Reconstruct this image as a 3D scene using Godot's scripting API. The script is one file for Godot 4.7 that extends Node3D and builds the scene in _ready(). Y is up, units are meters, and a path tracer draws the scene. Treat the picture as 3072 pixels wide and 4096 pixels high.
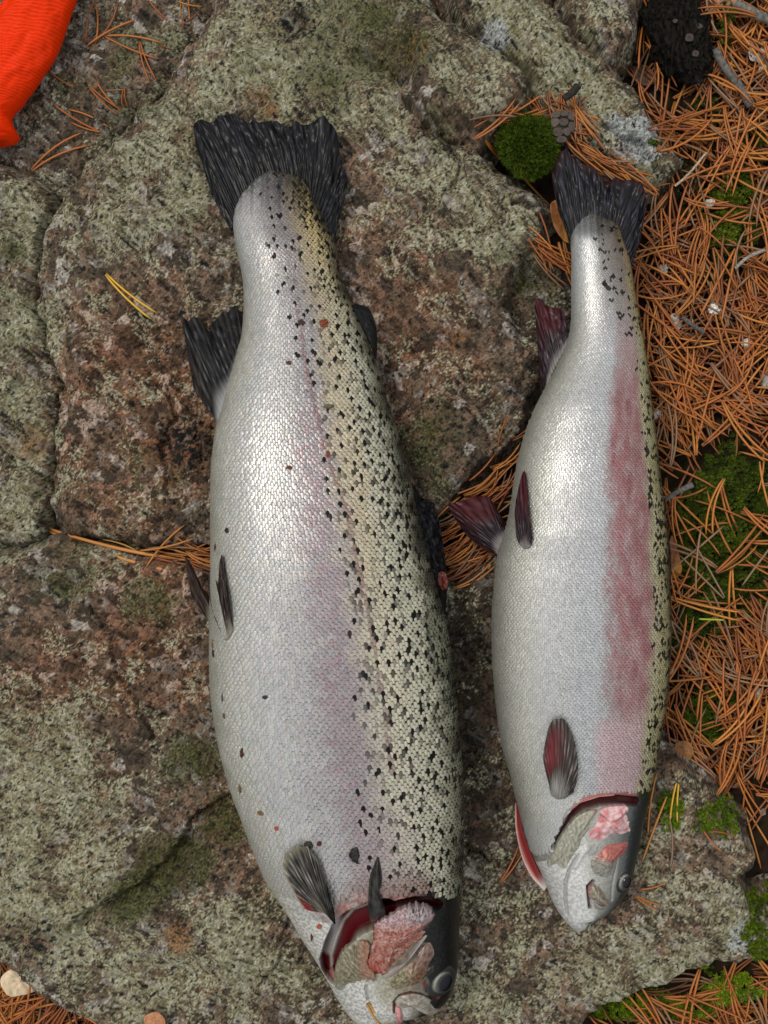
extends Node3D
# Two rainbow trout lying on split granite boulders beside a floor of fallen pine needles, seen from above.
# Shapes are measured in pixels of the photograph (3072 x 4096) and set at their own heights in metres.

const S := 0.66 / 4096.0      # metres per photo pixel at the height of the rock top
const H := 0.78               # height of the lens above the rock top
const D2S := 3072.0 / 1659.0  # a second, coarser measuring grid used for the rocks

var rng := RandomNumberGenerator.new()
var used := {}
var M := {}
var N := {}
var rocks: Array = []
var fish_big: Fish
var fish_small: Fish
var moss_spots: Array = []

# ---------------------------------------------------------------- helpers
func W(px: float, py: float, h: float) -> Vector3:
	var k := S * (H - h) / H
	return Vector3((px - 1536.0) * k, h, (py - 2048.0) * k)

func D(dx: float, dy: float, h := 0.0) -> Vector2:
	var p := W(dx * D2S, dy * D2S, h)
	return Vector2(p.x, p.z)

func lin(r: float, g: float, b: float) -> Color:
	return Color(r, g, b, 1.0)

static func sstep(a: float, b: float, x: float) -> float:
	var t := clampf((x - a) / (b - a), 0.0, 1.0)
	return t * t * (3.0 - 2.0 * t)

func numbered(called: String) -> String:
	var k: int = used.get(called, 0)
	used[called] = k + 1
	return called if k == 0 else "%s_%03d" % [called, k]

func tag(o: Node, label: String, category: String, group := "", kind := "") -> void:
	o.set_meta("label", label)
	if category:
		o.set_meta("category", category)
	if group:
		o.set_meta("group", group)
	if kind:
		o.set_meta("kind", kind)

func thing(called: String, label: String, category: String, at := Vector3.ZERO, group := "") -> Node3D:
	var o := Node3D.new()
	o.name = numbered(called)
	add_child(o)
	o.position = at
	tag(o, label, category, group)
	return o

func obj(called: String, mesh: Mesh, mat: Material, parent: Node = null) -> MeshInstance3D:
	var o := MeshInstance3D.new()
	o.mesh = mesh
	o.material_override = mat
	if parent == null:
		o.name = numbered(called)
		add_child(o)
	else:
		o.name = called
		parent.add_child(o, true)
	return o

func make_noise(freq: float, octaves := 3, kind := FastNoiseLite.TYPE_SIMPLEX_SMOOTH, seed_ := 1) -> FastNoiseLite:
	var n := FastNoiseLite.new()
	n.noise_type = kind
	n.frequency = freq
	n.seed = seed_
	if octaves > 1:
		n.fractal_type = FastNoiseLite.FRACTAL_FBM
		n.fractal_octaves = octaves
	else:
		n.fractal_type = FastNoiseLite.FRACTAL_NONE
	return n

func cellular(freq: float, ret: int, seed_ := 1, warp := 0.0) -> FastNoiseLite:
	var n := make_noise(freq, 1, FastNoiseLite.TYPE_CELLULAR, seed_)
	n.cellular_return_type = ret
	n.cellular_distance_function = FastNoiseLite.DISTANCE_EUCLIDEAN
	n.cellular_jitter = 1.0
	if warp > 0.0:
		n.domain_warp_enabled = true
		n.domain_warp_type = FastNoiseLite.DOMAIN_WARP_SIMPLEX
		n.domain_warp_amplitude = warp
		n.domain_warp_frequency = freq * 1.3
		n.domain_warp_fractal_type = FastNoiseLite.DOMAIN_WARP_FRACTAL_NONE
	return n

static func finish(pos: PackedVector3Array, col: PackedColorArray, idx: PackedInt32Array, uv := PackedVector2Array()) -> ArrayMesh:
	var nor := PackedVector3Array()
	nor.resize(pos.size())
	var i := 0
	var n := idx.size()
	while i < n:
		var a := idx[i]
		var b := idx[i + 1]
		var c := idx[i + 2]
		var f := (pos[c] - pos[a]).cross(pos[b] - pos[a])
		nor[a] += f
		nor[b] += f
		nor[c] += f
		i += 3
	for k in nor.size():
		nor[k] = nor[k].normalized()
	var arr := []
	arr.resize(Mesh.ARRAY_MAX)
	arr[Mesh.ARRAY_VERTEX] = pos
	arr[Mesh.ARRAY_NORMAL] = nor
	if col.size():
		arr[Mesh.ARRAY_COLOR] = col
	if uv.size():
		arr[Mesh.ARRAY_TEX_UV] = uv
	arr[Mesh.ARRAY_INDEX] = idx
	var m := ArrayMesh.new()
	m.add_surface_from_arrays(Mesh.PRIMITIVE_TRIANGLES, arr)
	return m

# a grid of nu x nv points, u running right and v running down as seen from its front
static func grid_index(nu: int, nv: int, close_u := false) -> PackedInt32Array:
	var idx := PackedInt32Array()
	for v in nv - 1:
		for u in (nu if close_u else nu - 1):
			var u2 := (u + 1) % nu
			var a := v * nu + u
			var b := v * nu + u2
			var c := (v + 1) * nu + u
			var d := (v + 1) * nu + u2
			idx.append_array([a, b, c, b, d, c])
	return idx

static func seg_dist(p: Vector2, a: Vector2, b: Vector2) -> float:
	var ab := b - a
	var t := clampf((p - a).dot(ab) / maxf(ab.length_squared(), 1e-12), 0.0, 1.0)
	return p.distance_to(a + ab * t)

static func line_dist(p: Vector2, line: PackedVector2Array) -> float:
	var best := 1e9
	for i in line.size() - 1:
		best = minf(best, seg_dist(p, line[i], line[i + 1]))
	return best

func V2(list: Array) -> PackedVector2Array:
	var out := PackedVector2Array()
	for i in range(0, list.size(), 2):
		out.append(Vector2(list[i], list[i + 1]))
	return out

func smooth_loop(p: PackedVector2Array, per := 6) -> PackedVector2Array:
	var out := PackedVector2Array()
	var n := p.size()
	for i in n:
		for k in per:
			out.append(p[i].cubic_interpolate(p[(i + 1) % n], p[(i - 1 + n) % n], p[(i + 2) % n], float(k) / per))
	return out

static func along(p: PackedVector3Array, t: float) -> Vector3:
	var n := p.size() - 1
	var f := clampf(t, 0.0, 1.0) * n
	var i := mini(int(f), n - 1)
	var a := p[maxi(i - 1, 0)]
	var b := p[i]
	var c := p[i + 1]
	var d := p[mini(i + 2, n)]
	return b.cubic_interpolate(c, a, d, f - i)

func mat(called: String, rough: float, metal := 0.0, spec := 0.5) -> StandardMaterial3D:
	var m := StandardMaterial3D.new()
	m.resource_name = called
	m.vertex_color_use_as_albedo = true
	m.roughness = rough
	m.metallic = metal
	m.metallic_specular = spec
	return m

func noise_tex(n: FastNoiseLite, size: int, normal := false, strength := 6.0, ramp: Gradient = null) -> NoiseTexture2D:
	var t := NoiseTexture2D.new()
	t.width = size
	t.height = size
	t.seamless = true
	t.noise = n
	t.as_normal_map = normal
	t.bump_strength = strength
	if ramp:
		t.color_ramp = ramp
	return t

# ---------------------------------------------------------------- rocks
class Rock:
	var poly: PackedVector2Array
	var lo: Vector2
	var cell := 0.004
	var nx := 0
	var nz := 0
	var sdf := PackedFloat32Array()
	var base := 0.0
	var tilt := Vector2.ZERO
	var mid := Vector2.ZERO
	var round_r := 0.02
	var drop := 0.7
	var rough := 1.0
	var steep := 3.0
	var shift := 0.0
	var bumps: Array = []
	var cracks: Array = []
	var n_big: FastNoiseLite
	var n_mid: FastNoiseLite
	var n_chunk: FastNoiseLite
	var n_grain: FastNoiseLite
	var n_fine: FastNoiseLite
	var n_edge: FastNoiseLite

	func setup() -> void:
		lo = poly[0]
		var hi := poly[0]
		for p in poly:
			lo = lo.min(p)
			hi = hi.max(p)
		mid = (lo + hi) / 2.0
		lo -= Vector2(0.04, 0.04)
		hi += Vector2(0.04, 0.04)
		nx = int((hi.x - lo.x) / cell) + 2
		nz = int((hi.y - lo.y) / cell) + 2
		sdf.resize(nx * nz)
		var n := poly.size()
		for j in nz:
			for i in nx:
				var p := lo + Vector2(i, j) * cell
				var best := 1e9
				for k in n:
					var a := poly[k]
					var b := poly[(k + 1) % n]
					var ab := b - a
					var t := clampf((p - a).dot(ab) / ab.length_squared(), 0.0, 1.0)
					best = minf(best, p.distance_squared_to(a + ab * t))
				best = sqrt(best)
				sdf[j * nx + i] = best if Geometry2D.is_point_in_polygon(p, poly) else -best

	func dist(x: float, z: float) -> float:
		var fx := (x - lo.x) / cell
		var fz := (z - lo.y) / cell
		if fx < 0.0 or fz < 0.0 or fx >= nx - 1 or fz >= nz - 1:
			return -0.04
		var i := int(fx)
		var j := int(fz)
		fx -= i
		fz -= j
		var k := j * nx + i
		return lerpf(lerpf(sdf[k], sdf[k + 1], fx), lerpf(sdf[k + nx], sdf[k + nx + 1], fx), fz)

	func height(x: float, z: float) -> float:
		var d := dist(x, z)
		if d < -0.032:
			return -1.0
		d += n_edge.get_noise_2d(x + shift, z) * 0.005
		var h := base + tilt.x * (x - mid.x) + tilt.y * (z - mid.y)
		h += n_big.get_noise_2d(x, z + shift) * 0.005
		h += n_mid.get_noise_2d(x + shift, z) * 0.0050 * rough
		for b in bumps:
			var q := Vector2((x - b[0]) / b[2], (z - b[1]) / b[3]).length()
			if q < 1.3:
				q += n_edge.get_noise_2d(x, z + 3.0) * 0.16
				h += b[4] * Rock.ss(1.0, b[5], q)
		var e := n_chunk.get_noise_2d(x + shift, z)
		h += clampf(e + 0.75, 0.0, 0.8) * 0.0060 * rough
		e = n_grain.get_noise_2d(x + shift, z)
		h += clampf(e + 1.0, 0.0, 0.5) * 0.0034 * rough
		h += n_fine.get_noise_2d(x, z) * 0.00065 * rough
		for c in cracks:
			var bb: Rect2 = c[0]
			if bb.has_point(Vector2(x, z)):
				var line: PackedVector2Array = c[1]
				var best := 1e9
				var p := Vector2(x, z) + Vector2(n_edge.get_noise_2d(x * 2.0, z * 2.0), n_edge.get_noise_2d(z * 2.0, x * 2.0 + 9.0)) * 0.004
				for k in line.size() - 1:
					var ab := line[k + 1] - line[k]
					var t := clampf((p - line[k]).dot(ab) / ab.length_squared(), 0.0, 1.0)
					best = minf(best, p.distance_to(line[k] + ab * t))
				h -= c[3] * (1.0 - Rock.ss(0.0, c[2], best))
		if d < round_r:
			var t := 1.0 - maxf(d, 0.0) / round_r
			h -= (1.0 - sqrt(maxf(0.0, 1.0 - t * t))) * round_r * drop
			if d < 0.0:
				h -= -d * steep
		return h

	static func ss(a: float, b: float, x: float) -> float:
		var t := clampf((x - a) / (b - a), 0.0, 1.0)
		return t * t * (3.0 - 2.0 * t)

# patches of growth, tint and painted shade on the stone: x, y, radius (coarse grid), kind, strength
var stains_and_shade := [
	[600, 120, 170, "lichen", 1.0], [720, 30, 160, "lichen", 0.9], [430, 300, 130, "lichen", 0.85], [300, 420, 120, "lichen", 0.55], [250, 360, 90, "lichen", 0.6], [410, 430, 85, "lichen", 1.0], [220, 480, 90, "lichen", 0.6],
	[780, 200, 120, "lichen", 0.7], [690, 260, 80, "lichen", 0.6], [880, 310, 90, "lichen", 0.5], [930, 420, 110, "lichen", 0.55], [1050, 440, 130, "lichen", 0.75], [1060, 560, 60, "lichen", 0.55], [1000, 150, 120, "lichen", 0.6], [1120, 60, 120, "lichen", 1.0],
	[1240, 190, 130, "lichen", 0.9], [1290, 60, 70, "lichen", 0.6], [1330, 220, 90, "lichen", 0.8], [1415, 340, 60, "lichen", 0.9],
	[1400, 285, 52, "white", 1.2], [1070, 72, 32, "white", 1.2], [1345, 250, 30, "white", 0.6],
	[800, 60, 110, "olive", 0.7], [850, 110, 80, "olive", 0.8], [700, 190, 60, "olive", 0.5], [640, 60, 60, "black", 0.4], [790, 80, 60, "olive", 0.6], [950, 260, 60, "olive", 0.4],
	[560, 215, 34, "rust", 0.8], [585, 240, 20, "rust", 0.9], [870, 120, 45, "rust", 0.35],
	[300, 800, 190, "red", 0.8], [380, 950, 130, "red", 0.9], [180, 950, 120, "red", 0.6], [380, 720, 60, "black", 0.3], [400, 960, 60, "black", 0.55], [340, 1010, 50, "olive", 0.4],
	[260, 1100, 140, "red", 0.55], [330, 1260, 130, "red", 0.9], [300, 1400, 140, "red", 0.8], [120, 1480, 120, "red", 0.8], [60, 1420, 90, "red", 0.5], [400, 1480, 70, "red", 0.6], [220, 1530, 90, "red", 0.5],
	[860, 700, 170, "red", 0.55], [980, 760, 120, "red", 0.5], [830, 860, 120, "red", 0.55], [990, 735, 22, "rust", 0.8], [960, 620, 40, "red", 0.6], [900, 480, 110, "red", 0.35], [780, 520, 80, "red", 0.4],
	[960, 930, 60, "olive", 0.6], [900, 1000, 80, "olive", 0.4], [1010, 900, 70, "black", 0.25],
	[20, 700, 110, "lichen", 1.0], [30, 480, 90, "lichen", 0.9], [20, 900, 100, "lichen", 0.85], [40, 1050, 90, "lichen", 0.6], [60, 950, 36, "rust", 0.7], [15, 540, 30, "olive", 0.5], [10, 1130, 80, "lichen", 0.9],
	[100, 1640, 150, "lichen", 0.9], [40, 1780, 140, "lichen", 0.9], [200, 1790, 110, "lichen", 0.7], [180, 1960, 120, "lichen", 0.9], [60, 1960, 120, "lichen", 0.9], [300, 2100, 160, "lichen", 0.75], [130, 2060, 90, "lichen", 0.5], [520, 2080, 110, "lichen", 0.9], [560, 1960, 100, "lichen", 0.45], [420, 2040, 90, "lichen", 0.6],
	[220, 1670, 60, "red", 0.6], [120, 1590, 60, "red", 0.5], [385, 2015, 40, "rust", 0.95], [370, 1990, 30, "rust", 0.6], [175, 1840, 50, "red", 0.6], [400, 1850, 60, "olive", 1.0], [340, 1880, 70, "olive", 1.0], [300, 1930, 60, "olive", 0.9], [470, 1780, 60, "olive", 0.7], [250, 1960, 40, "olive", 0.7],
	[500, 1750, 90, "red", 0.5], [560, 1870, 80, "red", 0.5], [80, 2030, 60, "black", 0.3], [330, 1310, 60, "olive", 0.4], [420, 1640, 60, "olive", 0.6], [250, 1200, 80, "lichen", 0.35], [120, 1240, 70, "olive", 0.5],
	[1020, 1500, 150, "brown", 1.2], [1010, 1300, 110, "brown", 1.3], [1030, 1700, 140, "brown", 1.1], [1010, 1400, 60, "black", 0.35], [1000, 1620, 50, "black", 0.3], [1080, 1900, 110, "brown", 0.8], [1000, 1900, 90, "lichen", 0.3], [1150, 2050, 160, "lichen", 0.35], [1420, 1900, 160, "lichen", 0.35], [1560, 2010, 100, "lichen", 0.8], [1420, 2080, 120, "lichen", 0.7], [1290, 2120, 100, "lichen", 0.7], [1230, 2080, 60, "rust", 0.15], [1500, 1860, 50, "red", 0.35], [1620, 2030, 50, "white", 0.5], [1050, 2160, 90, "lichen", 0.5], [660, 2100, 70, "lichen", 0.6], [650, 2000, 70, "red", 0.3],  # brown and black here: wet stone plus shade painted between the trout
	[250, 130, 120, "olive", 0.3], [330, 60, 80, "lichen", 0.4], [270, 330, 90, "brown", 0.5], [150, 250, 120, "brown", 0.6], [330, 170, 60, "lichen", 0.35],
	[1080, 660, 90, "brown", 0.55], [1130, 600, 70, "olive", 0.5], [1180, 700, 60, "brown", 0.8],
]
var stain_shade_world: Array = []

func rock_color(x: float, z: float, out: Rock, h: float) -> Color:
	var p := Vector2(x, z)
	x += h * 0.83
	z += h * 0.71
	var lich := 0.0
	var white := 0.0
	var olive := 0.0
	var rust := 0.0
	var red := 0.0
	var black := 0.0
	var brown := 0.0
	for s in stain_shade_world:
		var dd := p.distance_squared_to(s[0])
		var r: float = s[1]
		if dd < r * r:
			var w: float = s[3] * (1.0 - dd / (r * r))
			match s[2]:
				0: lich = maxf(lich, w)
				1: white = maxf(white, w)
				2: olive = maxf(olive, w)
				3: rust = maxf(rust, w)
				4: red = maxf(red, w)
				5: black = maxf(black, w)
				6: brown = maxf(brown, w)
	var f1: float = N.spk.get_noise_2d(x, z)
	var f2: float = N.dirt.get_noise_2d(x, z)
	var f3: float = N.blot.get_noise_2d(x, z)
	var gv: float = N.gval.get_noise_2d(x + out.shift, z) * 0.5 + 0.5 + f2 * 0.10
	var c: Color
	if gv < 0.24:
		c = Color(0.085, 0.066, 0.049)
	elif gv < 0.46:
		c = Color(0.175, 0.130, 0.090)
	elif gv < 0.64:
		c = Color(0.135, 0.098, 0.068)
	elif gv < 0.80:
		c = Color(0.250, 0.165, 0.115)
	elif gv < 0.93:
		c = Color(0.245, 0.218, 0.190)
	else:
		c = Color(0.44, 0.40, 0.355)
	if red > 0.0:
		c = c.lerp(Color(c.r * 1.15, c.g * 0.74, c.b * 0.56), clampf(red * 1.0 + f3 * 0.6, 0.0, 0.85))
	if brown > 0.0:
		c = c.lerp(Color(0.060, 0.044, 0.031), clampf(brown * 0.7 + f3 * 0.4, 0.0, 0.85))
	c = c * (1.02 + 0.42 * f1 + 0.30 * f2)
	var l := lich * 1.15 + f3 * 0.85 + 0.08
	if l > 0.05:
		var k := sstep(0.22, 0.56, l * 0.66 + f1 * 0.48 + f2 * 0.30 - 0.03)
		var lc := Color(0.275, 0.262, 0.148).lerp(Color(0.47, 0.465, 0.335), clampf(f2 * 1.2 + f3 * 0.8 + 0.25, 0.0, 1.0))
		c = c.lerp(lc * (0.95 + 0.55 * f1), k * 0.88)
	if white > 0.0:
		var k2 := sstep(0.30, 0.5, white + f3 * 0.35 + f1 * 0.3)
		c = c.lerp(Color(0.50, 0.53, 0.53) * (0.80 + 0.55 * f1), k2 * 0.9)
	if olive > 0.0:
		c = c.lerp(Color(0.075, 0.078, 0.024) * (1.0 + f1), clampf(olive * 1.1 + f3 * 0.7 + f2 * 0.3, 0.0, 0.9))
	if rust > 0.0:
		c = c.lerp(Color(0.25, 0.115, 0.040) * (1.0 + f1 * 0.8), sstep(0.3, 0.9, rust + f2 * 0.6 + f1 * 0.4 + f3 * 0.5) * 0.75)
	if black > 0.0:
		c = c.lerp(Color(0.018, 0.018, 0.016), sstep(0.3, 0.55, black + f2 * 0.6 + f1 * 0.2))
	var bl: float = N.mica.get_noise_2d(x, z)
	if bl > 0.42:
		c = c.lerp(Color(0.022, 0.021, 0.020), sstep(0.42, 0.6, bl))
	return Color(maxf(c.r, 0.012), maxf(c.g, 0.012), maxf(c.b, 0.010))

func add_rock(called: String, label: String, pts: Array, base: float, opts: Dictionary) -> Rock:
	var r := Rock.new()
	var hh: float = base
	for i in range(0, pts.size(), 2):
		r.poly.append(D(pts[i], pts[i + 1], hh))
	r.base = base
	for k in opts:
		if k == "bumps":
			for b in opts[k]:
				var p := D(b[0], b[1], hh)
				r.bumps.append([p.x, p.y, b[2] * D2S * S, b[3] * D2S * S, b[4], b[5]])
		elif k == "cracks":
			for c in opts[k]:
				var line := PackedVector2Array()
				for i in range(0, c[0].size(), 2):
					line.append(D(c[0][i], c[0][i + 1], hh))
				var bb := Rect2(line[0], Vector2.ZERO)
				for p in line:
					bb = bb.expand(p)
				r.cracks.append([bb.grow(0.015), line, c[1], c[2]])
		elif k != "step":
			r.set(k, opts[k])
	r.n_big = N.big
	r.n_mid = N.mid
	r.n_chunk = N.chunk
	r.n_grain = N.grain
	r.n_fine = N.fine
	r.n_edge = N.edge
	r.shift = rocks.size() * 1.37
	r.setup()
	rocks.append(r)
	var step: float = opts.get("step", 0.00085)
	var nu := int((r.nx - 1) * r.cell / step)
	var nv := int((r.nz - 1) * r.cell / step)
	var id := PackedInt32Array()
	id.resize(nu * nv)
	id.fill(-1)
	var pos := PackedVector3Array()
	var col := PackedColorArray()
	for v in nv:
		var z := r.lo.y + v * step
		for u in nu:
			var x := r.lo.x + u * step
			if r.dist(x, z) > -0.028:
				id[v * nu + u] = pos.size()
				var h := r.height(x, z)
				pos.append(Vector3(x, h, z))
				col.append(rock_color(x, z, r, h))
	var idx := PackedInt32Array()
	for v in nv - 1:
		var k := v * nu
		for u in nu - 1:
			var a := id[k + u]
			var b := id[k + u + 1]
			var c := id[k + nu + u]
			var d := id[k + nu + u + 1]
			if a >= 0 and b >= 0 and c >= 0 and d >= 0:
				idx.append(a); idx.append(b); idx.append(c)
				idx.append(b); idx.append(d); idx.append(c)
	var o := obj(called, finish(pos, col, idx), M.stone)
	tag(o, label, "boulder")
	return r

func rock_y(x: float, z: float) -> float:
	var best := -1.0
	for r in rocks:
		if r.dist(x, z) > -0.02:
			best = maxf(best, r.height(x, z))
	return best

func ground_y(x: float, z: float) -> float:
	return -0.050 + N.soil.get_noise_2d(x, z) * 0.012 + N.fine.get_noise_2d(x, z) * 0.0012

func top_y(x: float, z: float) -> float:
	return maxf(rock_y(x, z), ground_y(x, z))

# ---------------------------------------------------------------- fish
class Fish:
	var L := PackedFloat32Array()
	var R := PackedFloat32Array()
	var T := PackedFloat32Array()
	var y0 := 0
	var y1 := 0
	var rest := 0.002
	var power := 2.3

	func setup(rows: Array) -> void:
		var n := rows.size()
		y0 = int(rows[0][0])
		y1 = int(rows[n - 1][0])
		var k := 0
		for y in range(y0, y1 + 1):
			while k < n - 2 and y > rows[k + 1][0]:
				k += 1
			var a: Array = rows[maxi(k - 1, 0)]
			var b: Array = rows[k]
			var c: Array = rows[k + 1]
			var d: Array = rows[mini(k + 2, n - 1)]
			var t := float(y - b[0]) / float(c[0] - b[0])
			for j in [1, 2, 3]:
				var h: float = c[0] - b[0]
				var s1: float = (c[j] - a[j]) / maxf(c[0] - a[0], 1.0)
				var s2: float = (d[j] - b[j]) / maxf(d[0] - b[0], 1.0)
				var m: float = float(c[j] - b[j]) / h
				# keep the outline from overshooting
				if s1 * m <= 0.0: s1 = 0.0
				else: s1 = signf(m) * minf(absf(s1), 3.0 * absf(m))
				if s2 * m <= 0.0: s2 = 0.0
				else: s2 = signf(m) * minf(absf(s2), 3.0 * absf(m))
				var t2 := t * t
				var t3 := t2 * t
				var v: float = (2 * t3 - 3 * t2 + 1) * b[j] + (t3 - 2 * t2 + t) * h * s1 + (-2 * t3 + 3 * t2) * c[j] + (t3 - t2) * h * s2
				if j == 1: L.append(v)
				elif j == 2: R.append(v)
				else: T.append(v * 0.001)

	func ix(y: float) -> int:
		return clampi(int(round(y)) - y0, 0, T.size() - 1)

	func prof(u: float) -> float:
		return pow(maxf(0.0, 1.0 - pow(absf(u), power)), 1.0 / power * 1.1)

	func across(qx: float, qy: float) -> float:
		var i := ix(qy)
		return (2.0 * qx - L[i] - R[i]) / maxf(R[i] - L[i], 1.0)

	func mid_y(qy: float) -> float:
		return rest + T[ix(qy)]

	func top(qx: float, qy: float) -> float:
		var u := clampf(across(qx, qy), -1.0, 1.0)
		return mid_y(qy) + T[ix(qy)] * prof(u)

	func place(qx: float, qy: float, h: float) -> Vector3:
		var k := S * (H - mid_y(qy)) / H
		return Vector3((qx - 1536.0) * k, h, (qy - 2048.0) * k)

	func pt(qx: float, qy: float, off := 0.0) -> Vector3:
		return place(qx, qy, top(qx, qy) + off)

	# where on the fish (measured in its own plan) a point seen in the photograph lies
	func plan(px: float, py: float) -> Vector2:
		var q := Vector2(px, py)
		for i in 6:
			var h := top(q.x, q.y)
			var k := (H - h) / (H - mid_y(q.y))
			q = Vector2(1536.0 + (px - 1536.0) * k, 2048.0 + (py - 2048.0) * k)
		return q

	func plans(list: Array) -> PackedVector2Array:
		var out := PackedVector2Array()
		for i in range(0, list.size(), 2):
			out.append(plan(list[i], list[i + 1]))
		return out

# grooves, ridges and coloured strips laid on a head: [line in plan, width px, depth m, colour, colour strength, softness]
func fish_body(f: Fish, color: Callable, marks: Array, mark_from: float, step: float, n_top: int) -> ArrayMesh:
	var n_low := 22
	var nu := n_top + n_low
	var pos := PackedVector3Array()
	var col := PackedColorArray()
	var ys := []
	var y := float(f.y0)
	while y < f.y1:
		ys.append(y)
		y += step if y < mark_from else step * 0.5
	ys.append(float(f.y1))
	for yy in ys:
		var i: int = f.ix(yy)
		var w: float = (f.R[i] - f.L[i]) / 2.0
		var mx: float = (f.R[i] + f.L[i]) / 2.0
		for j in nu:
			var up := j < n_top
			var th: float = PI * j / float(n_top - 1) if up else PI + PI * (j - n_top + 1) / float(n_low + 1)
			var u := -cos(th)
			u = signf(u) * pow(absf(u), 0.92)
			var q := Vector2(mx + w * u, yy)
			var h: float
			var c: Color = color.call(q, u)
			if up:
				h = f.mid_y(yy) + f.T[i] * f.prof(u)
				if yy > mark_from:
					for m in marks:
						var bb: Rect2 = m[6]
						if bb.has_point(q):
							var dd := line_dist(q, m[0])
							var k := 1.0 - sstep(m[1] * m[5], m[1], dd)
							if k > 0.0:
								h -= m[2] * k
								c = c.lerp(m[3], k * m[4])
			else:
				h = maxf(f.mid_y(yy) - f.T[i] * f.prof(u), f.rest - 0.004)
			pos.append(f.place(q.x, yy, h))
			col.append(c)
	var idx := grid_index(nu, ys.size(), true)
	return finish(pos, col, idx)

func mark(f: Fish, pts: Array, width: float, depth: float, c: Color, strength := 1.0, soft := 0.2) -> Array:
	var line := f.plans(pts)
	var bb := Rect2(line[0], Vector2.ZERO)
	for p in line:
		bb = bb.expand(p)
	return [line, width, depth, c, strength, soft, bb.grow(width)]

func scale_mesh(rim: float) -> ArrayMesh:
	var pos := PackedVector3Array()
	var col := PackedColorArray()
	var ss := [-1.0, -0.86, -0.55, 0.0, 0.55, 0.86, 1.0]
	var ts := [0.0, 0.35, 0.60, 0.78, 0.88, 0.95, 1.0]
	for v in ts.size():
		var t: float = ts[v]
		var z := lerpf(-0.62, 0.80, t)
		for u in ss.size():
			var s: float = ss[u]
			var half := 0.56 * sqrt(maxf(0.0, 1.0 - pow(maxf(0.0, (z - 0.05) / 0.80), 2.2)))
			if v == ts.size() - 1:
				half = 0.30
			var zz := z - 0.16 * s * s * t
			var y := 0.12 * t + 0.14 * (1.0 - s * s) * (1.0 - 0.3 * t)
			var k := 1.0 - 0.25 * absf(s)
			if t > 0.97:
				y -= 0.15
				k = rim * 0.6
			elif t > 0.92:
				y -= 0.03
				k = rim
			elif t > 0.85:
				k = lerpf(rim, 1.0, 0.55)
			if absf(s) > 0.99:
				y -= 0.08
				k = minf(k, rim)
			elif absf(s) > 0.8:
				k = minf(k, lerpf(rim, 1.0, 0.5))
			pos.append(Vector3(s * half, y, zz))
			col.append(Color(k, k, k))
	return finish(pos, col, grid_index(ss.size(), ts.size()))

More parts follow.
